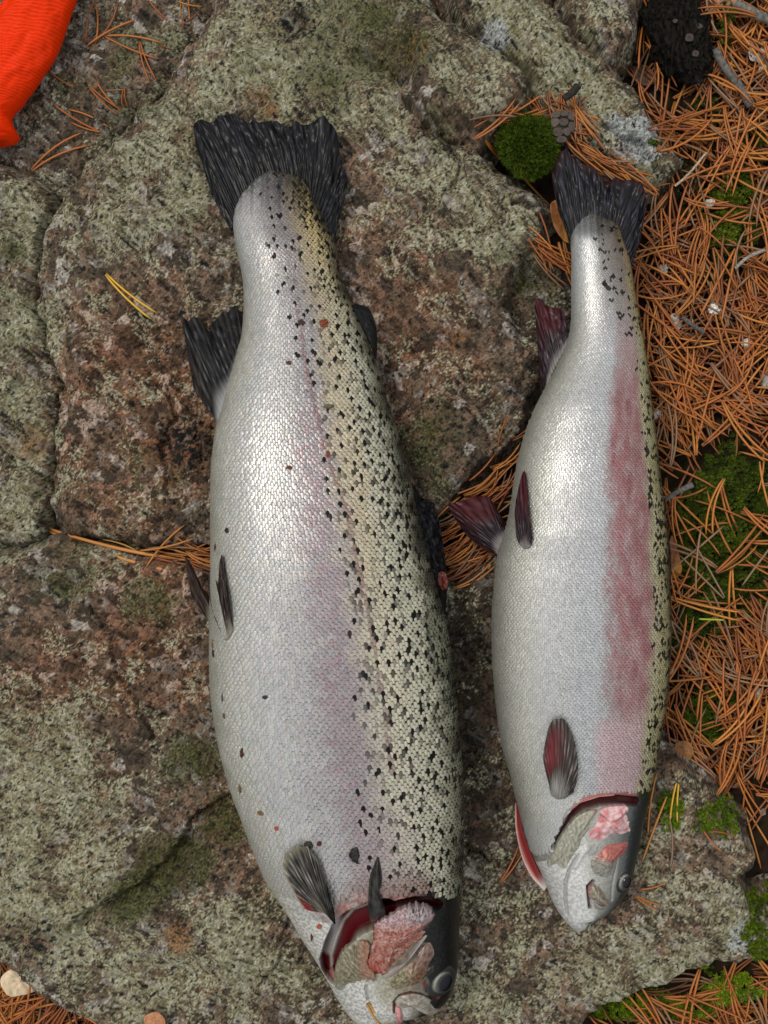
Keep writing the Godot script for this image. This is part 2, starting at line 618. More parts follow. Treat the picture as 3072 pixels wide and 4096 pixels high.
func fish_scales(f: Fish, parent: Node3D, b0: float, ya: float, yb: float, color: Callable, keep: Callable, back: float) -> void:
	var xf: Array[Transform3D] = []
	var cs := PackedColorArray()
	var belly := PackedByteArray()
	var y := ya
	var row := 0
	while y < yb:
		var i := f.ix(y)
		var w := (f.R[i] - f.L[i]) / 2.0
		var mx := (f.R[i] + f.L[i]) / 2.0
		var k := S * (H - f.mid_y(y)) / H
		var girth := clampf((w * k) / 0.075, 0.0, 1.1) if b0 > 0.003 else clampf((w * k) / 0.055, 0.0, 1.1)
		var b := b0 * lerpf(0.52, 1.0, girth)
		# arc length across the upper half
		var n := 90
		var us := PackedFloat32Array()
		var ss := PackedFloat32Array()
		var total := 0.0
		var last := Vector2(-w * k, 0)
		for j in n + 1:
			var u := -cos(PI * j / n)
			var p := Vector2(u * w * k, f.T[i] * f.prof(u))
			total += p.distance_to(last)
			last = p
			us.append(u)
			ss.append(total)
		var centre := total * 0.52
		var count := int(total / b) + 2
		var j0 := 1
		for c in range(-count, count):
			var s := centre + (c + (0.5 if row % 2 else 0.0)) * b + rng.randf_range(-0.10, 0.10) * b
			if s < b * 0.35 or s > total - b * 0.2:
				continue
			var lo_ := 0
			var hi_ := n
			while hi_ - lo_ > 1:
				var md := (lo_ + hi_) / 2
				if ss[md] < s: lo_ = md
				else: hi_ = md
			var u2 := lerpf(us[lo_], us[hi_], (s - ss[lo_]) / maxf(ss[hi_] - ss[lo_], 1e-9))
			var q := Vector2(mx + u2 * w, y + rng.randf_range(-0.12, 0.12) * b / k)
			if not keep.call(q, u2):
				continue
			var e := 6.0
			var pa := f.pt(q.x, q.y)
			var dx := f.pt(q.x + e, q.y) - f.pt(q.x - e, q.y)
			var yu := q.y - e
			var wq := (f.R[f.ix(yu)] - f.L[f.ix(yu)]) / 2.0
			var tail := f.pt((f.R[f.ix(yu)] + f.L[f.ix(yu)]) / 2.0 + u2 * wq, yu) - pa
			var nn := dx.cross(tail).normalized()
			if nn.y < 0.0:
				nn = -nn
			tail = (tail - nn * tail.dot(nn)).normalized()
			var side := nn.cross(tail).normalized()
			var ff := u2 * 0.5 + 0.5
			var bb := b * rng.randf_range(0.90, 1.08) * lerpf(0.98, 0.74, sstep(back - 0.10, back + 0.06, ff))
			var basis_ := Basis(side * bb * 1.06, nn * b, tail * bb * 1.08)
			basis_ = basis_ * Basis(Vector3(0, 0, 1), rng.randf_range(-0.10, 0.10)) * Basis(Vector3(1, 0, 0), rng.randf_range(-0.05, 0.02))
			xf.append(Transform3D(basis_, pa + nn * b * 0.02))
			cs.append(color.call(q, u2))
			var where := ff + rng.randf_range(-0.10, 0.10)
			belly.append(1 if where < 0.36 else (2 if where > back - 0.02 else 0))
		y += b * 0.57 / k
		row += 1
	for part in 3:
		var mine := []
		for i in xf.size():
			if int(belly[i]) == part:
				mine.append(i)
		var mm := MultiMesh.new()
		mm.transform_format = MultiMesh.TRANSFORM_3D
		mm.use_colors = true
		mm.mesh = M.shapes[part]
		mm.instance_count = mine.size()
		for i in mine.size():
			mm.set_instance_transform(i, xf[mine[i]])
			mm.set_instance_color(i, cs[mine[i]])
		var o := MultiMeshInstance3D.new()
		o.multimesh = mm
		o.material_override = M.scales
		o.name = ["flank_scales", "belly_scales", "back_scales"][part]
		o.set_meta("kind", "stuff")
		parent.add_child(o, true)

# a rayed fin between a root line and a tip line
func fin_mesh(root: PackedVector3Array, tip: PackedVector3Array, rays: int, tint: Callable, ray_h := 0.0005, thick := 0.0011, fray := 0.05, belly := 0.0, swirl := 0.0) -> ArrayMesh:
	var nu := rays * 4 + 1
	var nv := 26
	var pos := PackedVector3Array()
	var col := PackedColorArray()
	var low := PackedVector3Array()
	var frays := PackedFloat32Array()
	for i in rays + 2:
		frays.append(rng.randf())
	for v in nv:
		var t := float(v) / (nv - 1)
		for u in nu:
			var s := float(u) / (nu - 1)
			var ri := s * rays
			var fr := lerpf(frays[int(ri)], frays[int(ri) + 1], fposmod(ri, 1.0))
			var tt := t * (1.0 - fray * fr)
			var p := along(root, s).lerp(along(tip, s), tt)
			var wob: float = N.fin.get_noise_2d(s * 9.0, t * 2.0)
			var edge := minf(1.0, minf(s, 1.0 - s) * 12.0)
			p.y += ray_h * (cos(ri * TAU) * 0.5 + 0.5) * edge * (1.0 - 0.5 * t) + belly * sin(PI * s) * sin(PI * minf(t * 1.1, 1.0)) + swirl * wob * t
			p.y += N.fin.get_noise_2d(s * 34.0, t * 1.6) * 0.0005
			pos.append(p)
			low.append(p - Vector3(0, thick * lerpf(1.6, 0.6, t), 0))
			col.append(tint.call(s, t, cos(ri * TAU) * 0.5 + 0.5))
	var n := pos.size()
	pos.append_array(low)
	col.append_array(col.duplicate())
	var idx := PackedInt32Array()
	# orientation: look at the first quad from above
	var a := pos[1] - pos[0]
	var b := pos[nu] - pos[0]
	var flip := b.cross(pos[nu - 1] - pos[0]).y < 0.0
	for v in nv - 1:
		for u in nu - 1:
			var i0 := v * nu + u
			var q := [i0, i0 + 1, i0 + nu, i0 + 1, i0 + nu + 1, i0 + nu]
			var r := [n + i0, n + i0 + nu, n + i0 + 1, n + i0 + 1, n + i0 + nu, n + i0 + nu + 1]
			if flip:
				q = [q[0], q[2], q[1], q[3], q[5], q[4]]
				r = [r[0], r[2], r[1], r[3], r[5], r[4]]
			idx.append_array(q)
			idx.append_array(r)
	var rim := []
	for u in nu: rim.append(u)
	for v in range(1, nv): rim.append(v * nu + nu - 1)
	for u in range(nu - 2, -1, -1): rim.append((nv - 1) * nu + u)
	for v in range(nv - 2, 0, -1): rim.append(v * nu)
	for i in rim.size():
		var p0: int = rim[i]
		var p1: int = rim[(i + 1) % rim.size()]
		var q := [p1, p0, n + p1, p0, n + p0, n + p1]
		if flip:
			q = [p0, p1, n + p1, p0, n + p1, n + p0]
		idx.append_array(q)
	return finish(pos, col, idx)

func line3(f: Fish, pts: Array, off := 0.0) -> PackedVector3Array:
	var out := PackedVector3Array()
	for i in range(0, pts.size(), 2):
		var q := f.plan(pts[i], pts[i + 1])
		out.append(f.pt(q.x, q.y, off))
	return out

func flat3(pts: Array, h: float) -> PackedVector3Array:
	var out := PackedVector3Array()
	for i in range(0, pts.size(), 2):
		out.append(W(pts[i], pts[i + 1], h))
	return out

# a plate of flesh or bone that follows the head: boundary seen in the photo, raised edge, its own relief
func plate(f: Fish, outline: Array, centre: Array, edge_off: float, mid_off: float, tint: Callable, relief = null, rings := 18, per := 7, ragged := 0.0, skin = null, free = null) -> ArrayMesh:
	var loop := smooth_loop(f.plans(outline), per)
	var c := f.plan(centre[0], centre[1])
	var n := loop.size()
	var pos := PackedVector3Array()
	var col := PackedColorArray()
	for r in rings + 2:
		var t := minf(float(r) / rings, 1.0)
		for i in n:
			var edge := loop[i]
			if ragged > 0.0:
				edge += (edge - c).normalized() * N.fin.get_noise_2d(i * 1.7, 3.0) * ragged
			var q := c.lerp(edge, t)
			var loose := 1.0
			if free != null:
				loose = 1.0 - sstep(free[1] * 0.5, free[1], line_dist(edge, free[0]))
			elif skin != null:
				loose = 0.0
			var off := lerpf(mid_off, lerpf(-0.0006, edge_off, loose), t * t * t if loose > 0.5 else t * t * (3.0 - 2.0 * t))
			if relief != null:
				off += relief.call(q, t)
			if r == rings + 1:
				off = -0.002
			pos.append(f.pt(q.x, q.y, off))
			var cc: Color = tint.call(q, t)
			if skin != null:
				cc = cc.lerp(skin.call(q, f.across(q.x, q.y)), sstep(0.76, 1.0, t) * (1.0 - loose))
			col.append(cc)
	var flip := Geometry2D.is_polygon_clockwise(loop)
	var idx := PackedInt32Array()
	for r in rings + 1:
		for i in n:
			var i2 := (i + 1) % n
			var a := r * n + i
			var b := r * n + i2
			var e := (r + 1) * n + i
			var d := (r + 1) * n + i2
			if flip:
				idx.append_array([a, e, b, b, e, d])
			else:
				idx.append_array([a, b, e, b, d, e])
	return finish(pos, col, idx)

func dome(at: Vector3, normal: Vector3, rx: float, rz: float, hgt: float, tint: Callable, turn := 0.0) -> ArrayMesh:
	var side := normal.cross(Vector3(0, 0, 1)).normalized()
	var fwd := side.cross(normal).normalized()
	side = side.rotated(normal, turn)
	fwd = fwd.rotated(normal, turn)
	var pos := PackedVector3Array()
	var col := PackedColorArray()
	var n := 40
	var rings := 14
	for r in rings + 1:
		var t := float(r) / rings
		for i in n:
			var a := TAU * i / n
			var d := side * cos(a) * rx * t + fwd * sin(a) * rz * t
			pos.append(at + d + normal * hgt * (sqrt(maxf(0.0, 1.0 - t * t * 0.98)) - 0.15))
			col.append(tint.call(t, a))
	var idx := PackedInt32Array()
	var flip: bool = (fwd.cross(side)).dot(normal) < 0.0
	for r in rings:
		for i in n:
			var i2 := (i + 1) % n
			var a := r * n + i
			var b := r * n + i2
			var c := (r + 1) * n + i
			var d := (r + 1) * n + i2
			if flip:
				idx.append_array([a, b, c, b, d, c])
			else:
				idx.append_array([a, c, b, b, c, d])
	return finish(pos, col, idx)

# ---------------------------------------------------------------- needles, twigs, leaves
func strand(pos: PackedVector3Array, col: PackedColorArray, idx: PackedInt32Array, path: PackedVector3Array, radius: Callable, tint: Callable, sides := 6) -> void:
	var base := pos.size()
	var n := path.size()
	for i in n:
		var dir := (path[mini(i + 1, n - 1)] - path[maxi(i - 1, 0)]).normalized()
		var side := dir.cross(Vector3.UP).normalized()
		var up := side.cross(dir).normalized()
		var t := float(i) / (n - 1)
		var r: float = radius.call(t)
		for k in sides:
			var a := TAU * k / sides
			pos.append(path[i] + side * cos(a) * r + up * sin(a) * r)
			col.append(tint.call(t, a))
	for i in n - 1:
		for k in sides:
			var k2 := (k + 1) % sides
			var a := base + i * sides + k
			var b := base + i * sides + k2
			var c := base + (i + 1) * sides + k
			var d := base + (i + 1) * sides + k2
			idx.append_array([a, b, c, b, d, c])
	for e in [0, n - 1]:
		for k in range(1, sides - 1):
			var a: int = base + e * sides
			if e == 0:
				idx.append_array([a, a + k + 1, a + k])
			else:
				idx.append_array([a, a + k, a + k + 1])

func needle_mesh(bow: float, pair: float, lift: float) -> ArrayMesh:
	var pos := PackedVector3Array()
	var col := PackedColorArray()
	var idx := PackedInt32Array()
	for s in ([0] if pair == 0.0 else [-1, 1]):
		var path := PackedVector3Array()
		for i in 10:
			var t := i / 9.0
			var bend := bow * 4.0 * t * (1.0 - t)
			path.append(Vector3(t - 0.5, lift * 4.0 * t * (1.0 - t), bend + s * (pair * t + 0.012)))
		strand(pos, col, idx, path,
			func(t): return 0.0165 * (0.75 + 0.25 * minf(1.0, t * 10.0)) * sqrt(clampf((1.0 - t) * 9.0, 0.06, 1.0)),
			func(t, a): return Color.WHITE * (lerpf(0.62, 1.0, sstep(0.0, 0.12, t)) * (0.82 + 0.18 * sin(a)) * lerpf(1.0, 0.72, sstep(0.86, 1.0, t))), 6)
	return finish(pos, col, idx)

var needle_shapes: Array = []
var needle_looks: Array = []

func lay_needle(a: Vector3, b: Vector3, shape: int, look: int, label: String, group: String, thick := 1.0) -> MeshInstance3D:
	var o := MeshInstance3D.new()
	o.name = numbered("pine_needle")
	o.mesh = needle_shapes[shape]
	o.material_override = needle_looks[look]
	add_child(o)
	o.transform = needle_at(a, b, thick)
	tag(o, label, "pine needle", group)
	return o

func needle_at(a: Vector3, b: Vector3, thick := 1.0, roll := 0.0) -> Transform3D:
	var d := b - a
	var len_ := d.length()
	var x := d / len_
	var z := x.cross(Vector3.UP).normalized()
	var y := z.cross(x).normalized()
	y = y.rotated(x, roll)
	z = z.rotated(x, roll)
	var w := 0.047 * thick
	return Transform3D(Basis(x * len_, y * w, z * lerpf(len_, w, 0.45)), (a + b) / 2.0)

func blob(rad: Vector3, seed_: float, rough: float, tint: Callable, nu := 26, nv := 16, grit := 0.0) -> ArrayMesh:
	var pos := PackedVector3Array()
	var col := PackedColorArray()
	for v in nv:
		var th := PI * v / (nv - 1.0)
		for u in nu:
			var ph := TAU * u / nu
			var d := Vector3(sin(th) * cos(ph), cos(th), sin(th) * sin(ph))
			var k: float = 1.0 + rough * N.lump.get_noise_3dv(d * 1.2 + Vector3(seed_, 0, 0))
			if grit > 0.0: k += grit * N.lump.get_noise_3dv(d * Vector3(8.0, 8.0, 3.5) + Vector3(seed_, 0, 0))
			pos.append(d * rad * k)
			col.append(tint.call(d))
	return finish(pos, col, grid_index(nu, nv, true))

# a leaf or a flat flake: outline in its own plane, cupped and creased
func leaf_mesh(outline: Array, cup: float, crease: float, tint: Callable, thick := 0.0006, seed_ := 0.0) -> ArrayMesh:
	var loop := smooth_loop(V2(outline), 6)
	var c := Vector2.ZERO
	for p in loop: c += p
	c /= loop.size()
	var n := loop.size()
	var rings := 10
	var pos := PackedVector3Array()
	var col := PackedColorArray()
	var low := PackedVector3Array()
	var size := 0.0
	for p in loop: size = maxf(size, p.distance_to(c))
	for r in rings + 1:
		var t := float(r) / rings
		for i in n:
			var q := c.lerp(loop[i], t)
			var e := (q - c) / size
			var y: float = cup * (e.x * e.x) + crease * absf(e.x) + N.lump.get_noise_3d(e.x * 1.5, seed_, e.y * 1.5) * size * 0.12
			pos.append(Vector3(q.x, y, q.y))
			low.append(Vector3(q.x, y - thick, q.y))
			col.append(tint.call(e, t))
	var m := pos.size()
	pos.append_array(low)
	col.append_array(col.duplicate())
	var cw := Geometry2D.is_polygon_clockwise(loop)
	var idx := PackedInt32Array()
	for r in rings:
		for i in n:
			var i2 := (i + 1) % n
			var a := r * n + i
			var b := r * n + i2
			var cc := (r + 1) * n + i
			var d := (r + 1) * n + i2
			var q := [a, b, cc, b, d, cc] if not cw else [a, cc, b, b, cc, d]
			idx.append_array(q)
			idx.append_array([m + q[0], m + q[2], m + q[1], m + q[3], m + q[5], m + q[4]])
	for i in n:
		var a := rings * n + i
		var b := rings * n + (i + 1) % n
		idx.append_array([a, b, m + a, b, m + b, m + a] if not cw else [b, a, m + b, a, m + a, m + b])
	return finish(pos, col, idx)

func twig(called: String, label: String, pts: Array, r0: float, r1: float, tint: Color, group := "") -> void:
	var path := PackedVector3Array()
	var ctl := PackedVector3Array()
	for p in pts: ctl.append(W(p[0], p[1], p[2]))
	for i in 40: path.append(along(ctl, i / 39.0))
	var pos := PackedVector3Array()
	var col := PackedColorArray()
	var idx := PackedInt32Array()
	var sd := rng.randf() * 50.0
	strand(pos, col, idx, path,
		func(t): return lerpf(r0, r1, t) * (1.0 + 0.16 * N.fin.get_noise_2d(t * 7.0, sd)),
		func(t, a): return tint * (0.85 + 0.7 * N.fin.get_noise_2d(t * 14.0 + sd, sin(a) * 2.0 + 2.0 * cos(a))), 10)
	var o := obj(called, finish(pos, col, idx), M.bark)
	tag(o, label, "twig", group)

# ---------------------------------------------------------------- the scene
func _ready() -> void:
	rng.seed = 20240917
	# camera, sky, sun, exposure
	var cam := Camera3D.new()
	cam.name = "camera"
	cam.position = Vector3(0, H, 0)
	cam.rotation_degrees = Vector3(-90, 0, 0)
	cam.fov = rad_to_deg(2.0 * atan(0.33 / H))
	cam.near = 0.02
	cam.far = 200.0
	add_child(cam)
	cam.current = true
	var sky_look := ProceduralSkyMaterial.new()
	sky_look.sky_top_color = Color(1.0, 1.0, 1.0)
	sky_look.sky_horizon_color = Color(0.45, 0.48, 0.48)
	sky_look.sky_curve = 0.5
	sky_look.ground_bottom_color = Color(0.16, 0.15, 0.12)
	sky_look.ground_horizon_color = Color(0.22, 0.22, 0.19)
	sky_look.sun_angle_max = 0.0
	sky_look.sky_energy_multiplier = 1.0
	var env := Environment.new()
	env.background_mode = Environment.BG_SKY
	env.sky = Sky.new()
	env.sky.sky_material = sky_look
	env.tonemap_mode = Environment.TONE_MAPPER_LINEAR
	env.tonemap_exposure = 1.18
	env.sdfgi_enabled = true
	env.ssao_enabled = true
	env.ssil_enabled = true
	var we := WorldEnvironment.new()
	we.name = "world_environment"
	we.environment = env
	add_child(we)
	var sun := DirectionalLight3D.new()
	sun.name = "overcast_sun"
	sun.light_energy = 0.5
	sun.light_angular_distance = 14.0
	sun.light_color = Color(1.0, 0.97, 0.92)
	sun.shadow_enabled = true
	add_child(sun)
	sun.look_at_from_position(Vector3(-0.55, 1.25, -0.45), Vector3.ZERO, Vector3.UP)

	build_noises()
	build_materials()
	build_ground()
	build_rocks()
	build_fish()
	build_glove()
	build_moss()
	build_litter()
	build_small_things()

func build_noises() -> void:
	N.big = make_noise(9.0, 2, FastNoiseLite.TYPE_SIMPLEX_SMOOTH, 11)
	N.mid = make_noise(32.0, 3, FastNoiseLite.TYPE_SIMPLEX_SMOOTH, 12)
	N.chunk = cellular(52.0, FastNoiseLite.RETURN_DISTANCE2_SUB, 13, 0.012)
	N.grain = cellular(150.0, FastNoiseLite.RETURN_DISTANCE2_SUB, 14, 0.004)
	N.fine = make_noise(420.0, 2, FastNoiseLite.TYPE_SIMPLEX, 15)
	N.edge = make_noise(38.0, 3, FastNoiseLite.TYPE_SIMPLEX_SMOOTH, 16)
	N.spk = make_noise(520.0, 2, FastNoiseLite.TYPE_SIMPLEX, 17)
	N.dirt = make_noise(150.0, 3, FastNoiseLite.TYPE_SIMPLEX, 18)
	N.blot = make_noise(26.0, 4, FastNoiseLite.TYPE_SIMPLEX, 19)
	N.gval = cellular(150.0, FastNoiseLite.RETURN_CELL_VALUE, 14, 0.004)
	N.mica = make_noise(210.0, 2, FastNoiseLite.TYPE_SIMPLEX, 21)
	N.soil = make_noise(22.0, 3, FastNoiseLite.TYPE_SIMPLEX_SMOOTH, 22)
	N.fin = make_noise(1.0, 3, FastNoiseLite.TYPE_SIMPLEX, 23)
	N.lump = make_noise(1.0, 3, FastNoiseLite.TYPE_SIMPLEX, 24)
	N.skin = make_noise(0.05, 2, FastNoiseLite.TYPE_SIMPLEX, 25)
	N.skin_b = make_noise(0.006, 3, FastNoiseLite.TYPE_SIMPLEX, 26)
	N.wear = make_noise(0.02, 3, FastNoiseLite.TYPE_SIMPLEX, 27)

func build_materials() -> void:
	M.stone = mat("weathered granite", 0.78, 0.0, 0.25)
	var g := Gradient.new()
	g.set_color(0, Color(0.62, 0.62, 0.62))
	g.set_color(1, Color(1, 1, 1))
	var grit := make_noise(0.09, 3, FastNoiseLite.TYPE_SIMPLEX, 40)
	M.stone.albedo_texture = noise_tex(grit, 512, false, 1.0, g)
	M.stone.normal_enabled = true
	M.stone.normal_texture = noise_tex(grit, 512, true, 5.0)
	M.stone.normal_scale = 0.8
	M.stone.uv1_triplanar = true
	M.stone.uv1_world_triplanar = true
	M.stone.uv1_scale = Vector3(9, 9, 9)
	M.skin = mat("wet fish skin", 0.34, 0.12, 0.30)
	M.scales = mat("silvery fish scales", 0.36, 0.42, 0.26)
	var pep := Gradient.new()
	pep.set_color(0, Color(0.74, 0.74, 0.74))
	pep.set_color(1, Color(1, 1, 1))
	var pepper := noise_tex(make_noise(0.05, 3, FastNoiseLite.TYPE_SIMPLEX, 44), 512, false, 1.0, pep)
	for m in [M.skin, M.scales]:
		m.albedo_texture = pepper
		m.uv1_triplanar = true
		m.uv1_world_triplanar = true
		m.uv1_scale = Vector3(28, 28, 28)
	M.fin = mat("wet fin", 0.30, 0.0, 0.24)
	M.flesh = mat("wet flesh", 0.26, 0.0, 0.36)
	M.eye = mat("eye", 0.06, 0.0, 0.36)
	M.soil = mat("dark forest soil", 0.95, 0.0, 0.2)
	M.moss = mat("moss", 0.8, 0.0, 0.25)
	M.moss.backlight = Color(0.25, 0.3, 0.05)
	M.bark = mat("bark", 0.9, 0.0, 0.25)
	M.leaf = mat("dry leaf", 0.6, 0.0, 0.4)
	M.leaf.backlight = Color(0.2, 0.15, 0.08)
	M.pebble = mat("pebble", 0.7, 0.0, 0.4)
	M.glove = mat("orange rubber", 0.45, 0.0, 0.22)
	M.shapes = [scale_mesh(0.20), scale_mesh(0.55), scale_mesh(0.07)]
	for spec in [[0.01, 0.0, 0.01], [0.035, 0.0, 0.015], [-0.045, 0.0, 0.015], [0.10, 0.0, 0.02], [-0.11, 0.0, 0.0], [0.03, 0.05, 0.015], [-0.06, 0.10, 0.015], [0.07, 0.04, 0.02], [0.0, 0.14, 0.0]]:
		needle_shapes.append(needle_mesh(spec[0], spec[1], spec[2]))
	for c in [Color(0.36, 0.115, 0.020), Color(0.29, 0.085, 0.016), Color(0.42, 0.165, 0.028), Color(0.21, 0.060, 0.018), Color(0.48, 0.25, 0.06), Color(0.20, 0.12, 0.07), Color(0.55, 0.32, 0.03), Color(0.27, 0.38, 0.03)]:
		var m := mat("pine needle", 0.5, 0.0, 0.45)
		m.albedo_color = c.linear_to_srgb()
		needle_looks.append(m)
	M.needles = mat("pine needles", 0.52, 0.0, 0.45)

func build_ground() -> void:
	# one sheet: fine in the middle, wide cells out to the horizon
	var xs := PackedFloat32Array()
	for e in [-90.0, -30.0, -10.0, -4.0, -1.8, -0.9, -0.6]: xs.append(e)
	var x := -0.45
	while x < 0.45:
		xs.append(x)
		x += 0.004
	for e in [0.6, 0.9, 1.8, 4.0, 10.0, 30.0, 90.0]: xs.append(e)
	var pos := PackedVector3Array()
	var col := PackedColorArray()
	for z in xs:
		for xx in xs:
			pos.append(Vector3(xx, ground_y(xx, z), z))
			var k: float = 1.0 + N.dirt.get_noise_2d(xx, z) * 0.8
			col.append(Color(0.020, 0.014, 0.009) * k)
	var o := obj("ground", finish(pos, col, grid_index(xs.size(), xs.size())), M.soil)
	tag(o, "dark forest soil under the needles and moss", "", "", "structure")

func build_rocks() -> void:
	var kinds := {"lichen": 0, "white": 1, "olive": 2, "rust": 3, "red": 4, "black": 5, "brown": 6}
	for s in stains_and_shade:
		stain_shade_world.append([D(s[0], s[1]), s[2] * 1.25 * D2S * S, kinds[s[3]], s[4]])
	add_rock("granite_boulder", "upper reddish granite boulder under the bigger trout's tail, split from the lower one",
		[470, -110, 455, 10, 400, 95, 330, 205, 240, 295, 140, 395, 100, 470, 75, 560, 70, 640, 92, 740, 128, 830, 112, 950, 95, 1050, 105, 1130, 190, 1158, 330, 1184, 460, 1180, 700, 1176, 900, 1150, 985, 1090, 1020, 1030, 1110, 955, 1165, 830, 1190, 760, 1232, 690, 1230, 560, 1165, 520, 1190, 440, 1160, 405, 1080, 368, 1025, 312, 1060, 285, 1138, 225, 1152, 178, 1128, 150, 1040, 98, 960, 38, 880, -110],
		0.0, {"bumps": [[1010, 170, 150, 120, 0.014, 0.75], [1170, 640, 95, 120, -0.022, 0.4], [560, 150, 220, 130, 0.006, 0.2], [250, 480, 160, 90, 0.005, 0.2], [880, 560, 200, 200, 0.004, 0.3]],
		"cracks": [[[360, 833, 375, 903, 350, 968, 360, 1028, 365, 1070], 0.0022, 0.005], [[965, 325, 990, 355, 985, 390, 970, 420], 0.0025, 0.005], [[920, 270, 960, 300, 1025, 312], 0.004, 0.008], [[760, 110, 850, 150, 900, 220, 960, 290], 0.004, 0.006], [[1110, 430, 1190, 445], 0.003, 0.006], [[200, 700, 330, 760, 420, 900, 440, 1000], 0.0016, 0.003]]})
	add_rock("granite_boulder", "wide lower granite boulder carrying the trout heads, with a mossy crack on its left",
		[-110, 1165, 30, 1190, 110, 1160, 200, 1180, 330, 1202, 460, 1206, 700, 1204, 900, 1240, 985, 1245, 1030, 1205, 1085, 1190, 1180, 1260, 1280, 1400, 1390, 1560, 1440, 1640, 1500, 1672, 1545, 1705, 1600, 1780, 1630, 1860, 1606, 1950, 1650, 1985, 1770, 1960, 1770, 2060, 1659, 2082, 1560, 2092, 1500, 2108, 1440, 2136, 1390, 2150, 1300, 2190, 1200, 2330, 900, 2350, 600, 2340, 270, 2300, 190, 2216, 62, 2160, 0, 2092, -110, 2030],
		0.0, {"bumps": [[170, 1900, 260, 170, 0.008, 0.2], [480, 2010, 190, 140, 0.007, 0.2], [1300, 1960, 300, 170, 0.004, 0.2]],
		"cracks": [[[150, 2004, 180, 1984, 230, 1954, 280, 1924, 320, 1899, 400, 1824, 410, 1774, 450, 1754, 500, 1720], 0.0045, 0.009], [[195, 1306, 240, 1386, 250, 1451, 300, 1521, 330, 1590], 0.0022, 0.005], [[960, 1842, 1005, 1828, 1040, 1852, 1085, 1870], 0.0026, 0.007], [[660, 1900, 620, 2000, 600, 2080, 560, 2130], 0.002, 0.004]]})
	add_rock("granite_boulder", "pale lichen-crusted rock shoulder at the left edge of the picture",
		[-110, 335, 10, 362, 72, 398, 92, 450, 76, 540, 72, 640, 96, 730, 130, 830, 116, 950, 98, 1060, 86, 1150, 20, 1180, -110, 1165],
		-0.006, {"tilt": Vector2(-0.04, 0.0), "rough": 1.2, "round_r": 0.010})
	add_rock("granite_boulder", "low dark rock under the orange glove in the top left corner",
		[-110, -110, 500, -110, 480, 20, 430, 110, 350, 225, 250, 320, 150, 415, 90, 440, 20, 385, -110, 350],
		-0.024, {"rough": 0.8, "round_r": 0.02})
	add_rock("granite_boulder", "long slab with a white lichen patch between the upper boulder and the needles",
		[915, -110, 975, 30, 1052, 88, 1142, 150, 1168, 205, 1178, 260, 1260, 318, 1330, 345, 1410, 392, 1452, 372, 1492, 332, 1462, 296, 1398, 218, 1326, 124, 1292, 104, 1235, 60, 1196, 0, 1180, -110],
		-0.010, {"tilt": Vector2(-0.10, 0.0), "rough": 0.9, "round_r": 0.014, "cracks": [[[1310, 262, 1340, 282, 1395, 318, 1430, 362], 0.0035, 0.008], [[1190, 30, 1250, 110, 1330, 190, 1380, 260], 0.002, 0.003]]})
	add_rock("granite_boulder", "rounded olive-tinged block at the top, touching the long slab",
		[1204, -110, 1212, 0, 1240, 45, 1296, 92, 1326, 112, 1350, 94, 1374, 40, 1385, -110],
		-0.004, {"rough": 1.0, "round_r": 0.02})

# ---------------------------------------------------------------- the two trout
func build_fish() -> void:
	build_big_trout()
	build_small_trout()

func ramp(stops: Array, f: float) -> Color:
	if f <= stops[0][0]:
		return stops[0][1]
	for i in stops.size() - 1:
		if f < stops[i + 1][0]:
			return (stops[i][1] as Color).lerp(stops[i + 1][1], sstep(stops[i][0], stops[i + 1][0], f))
	return stops[stops.size() - 1][1]

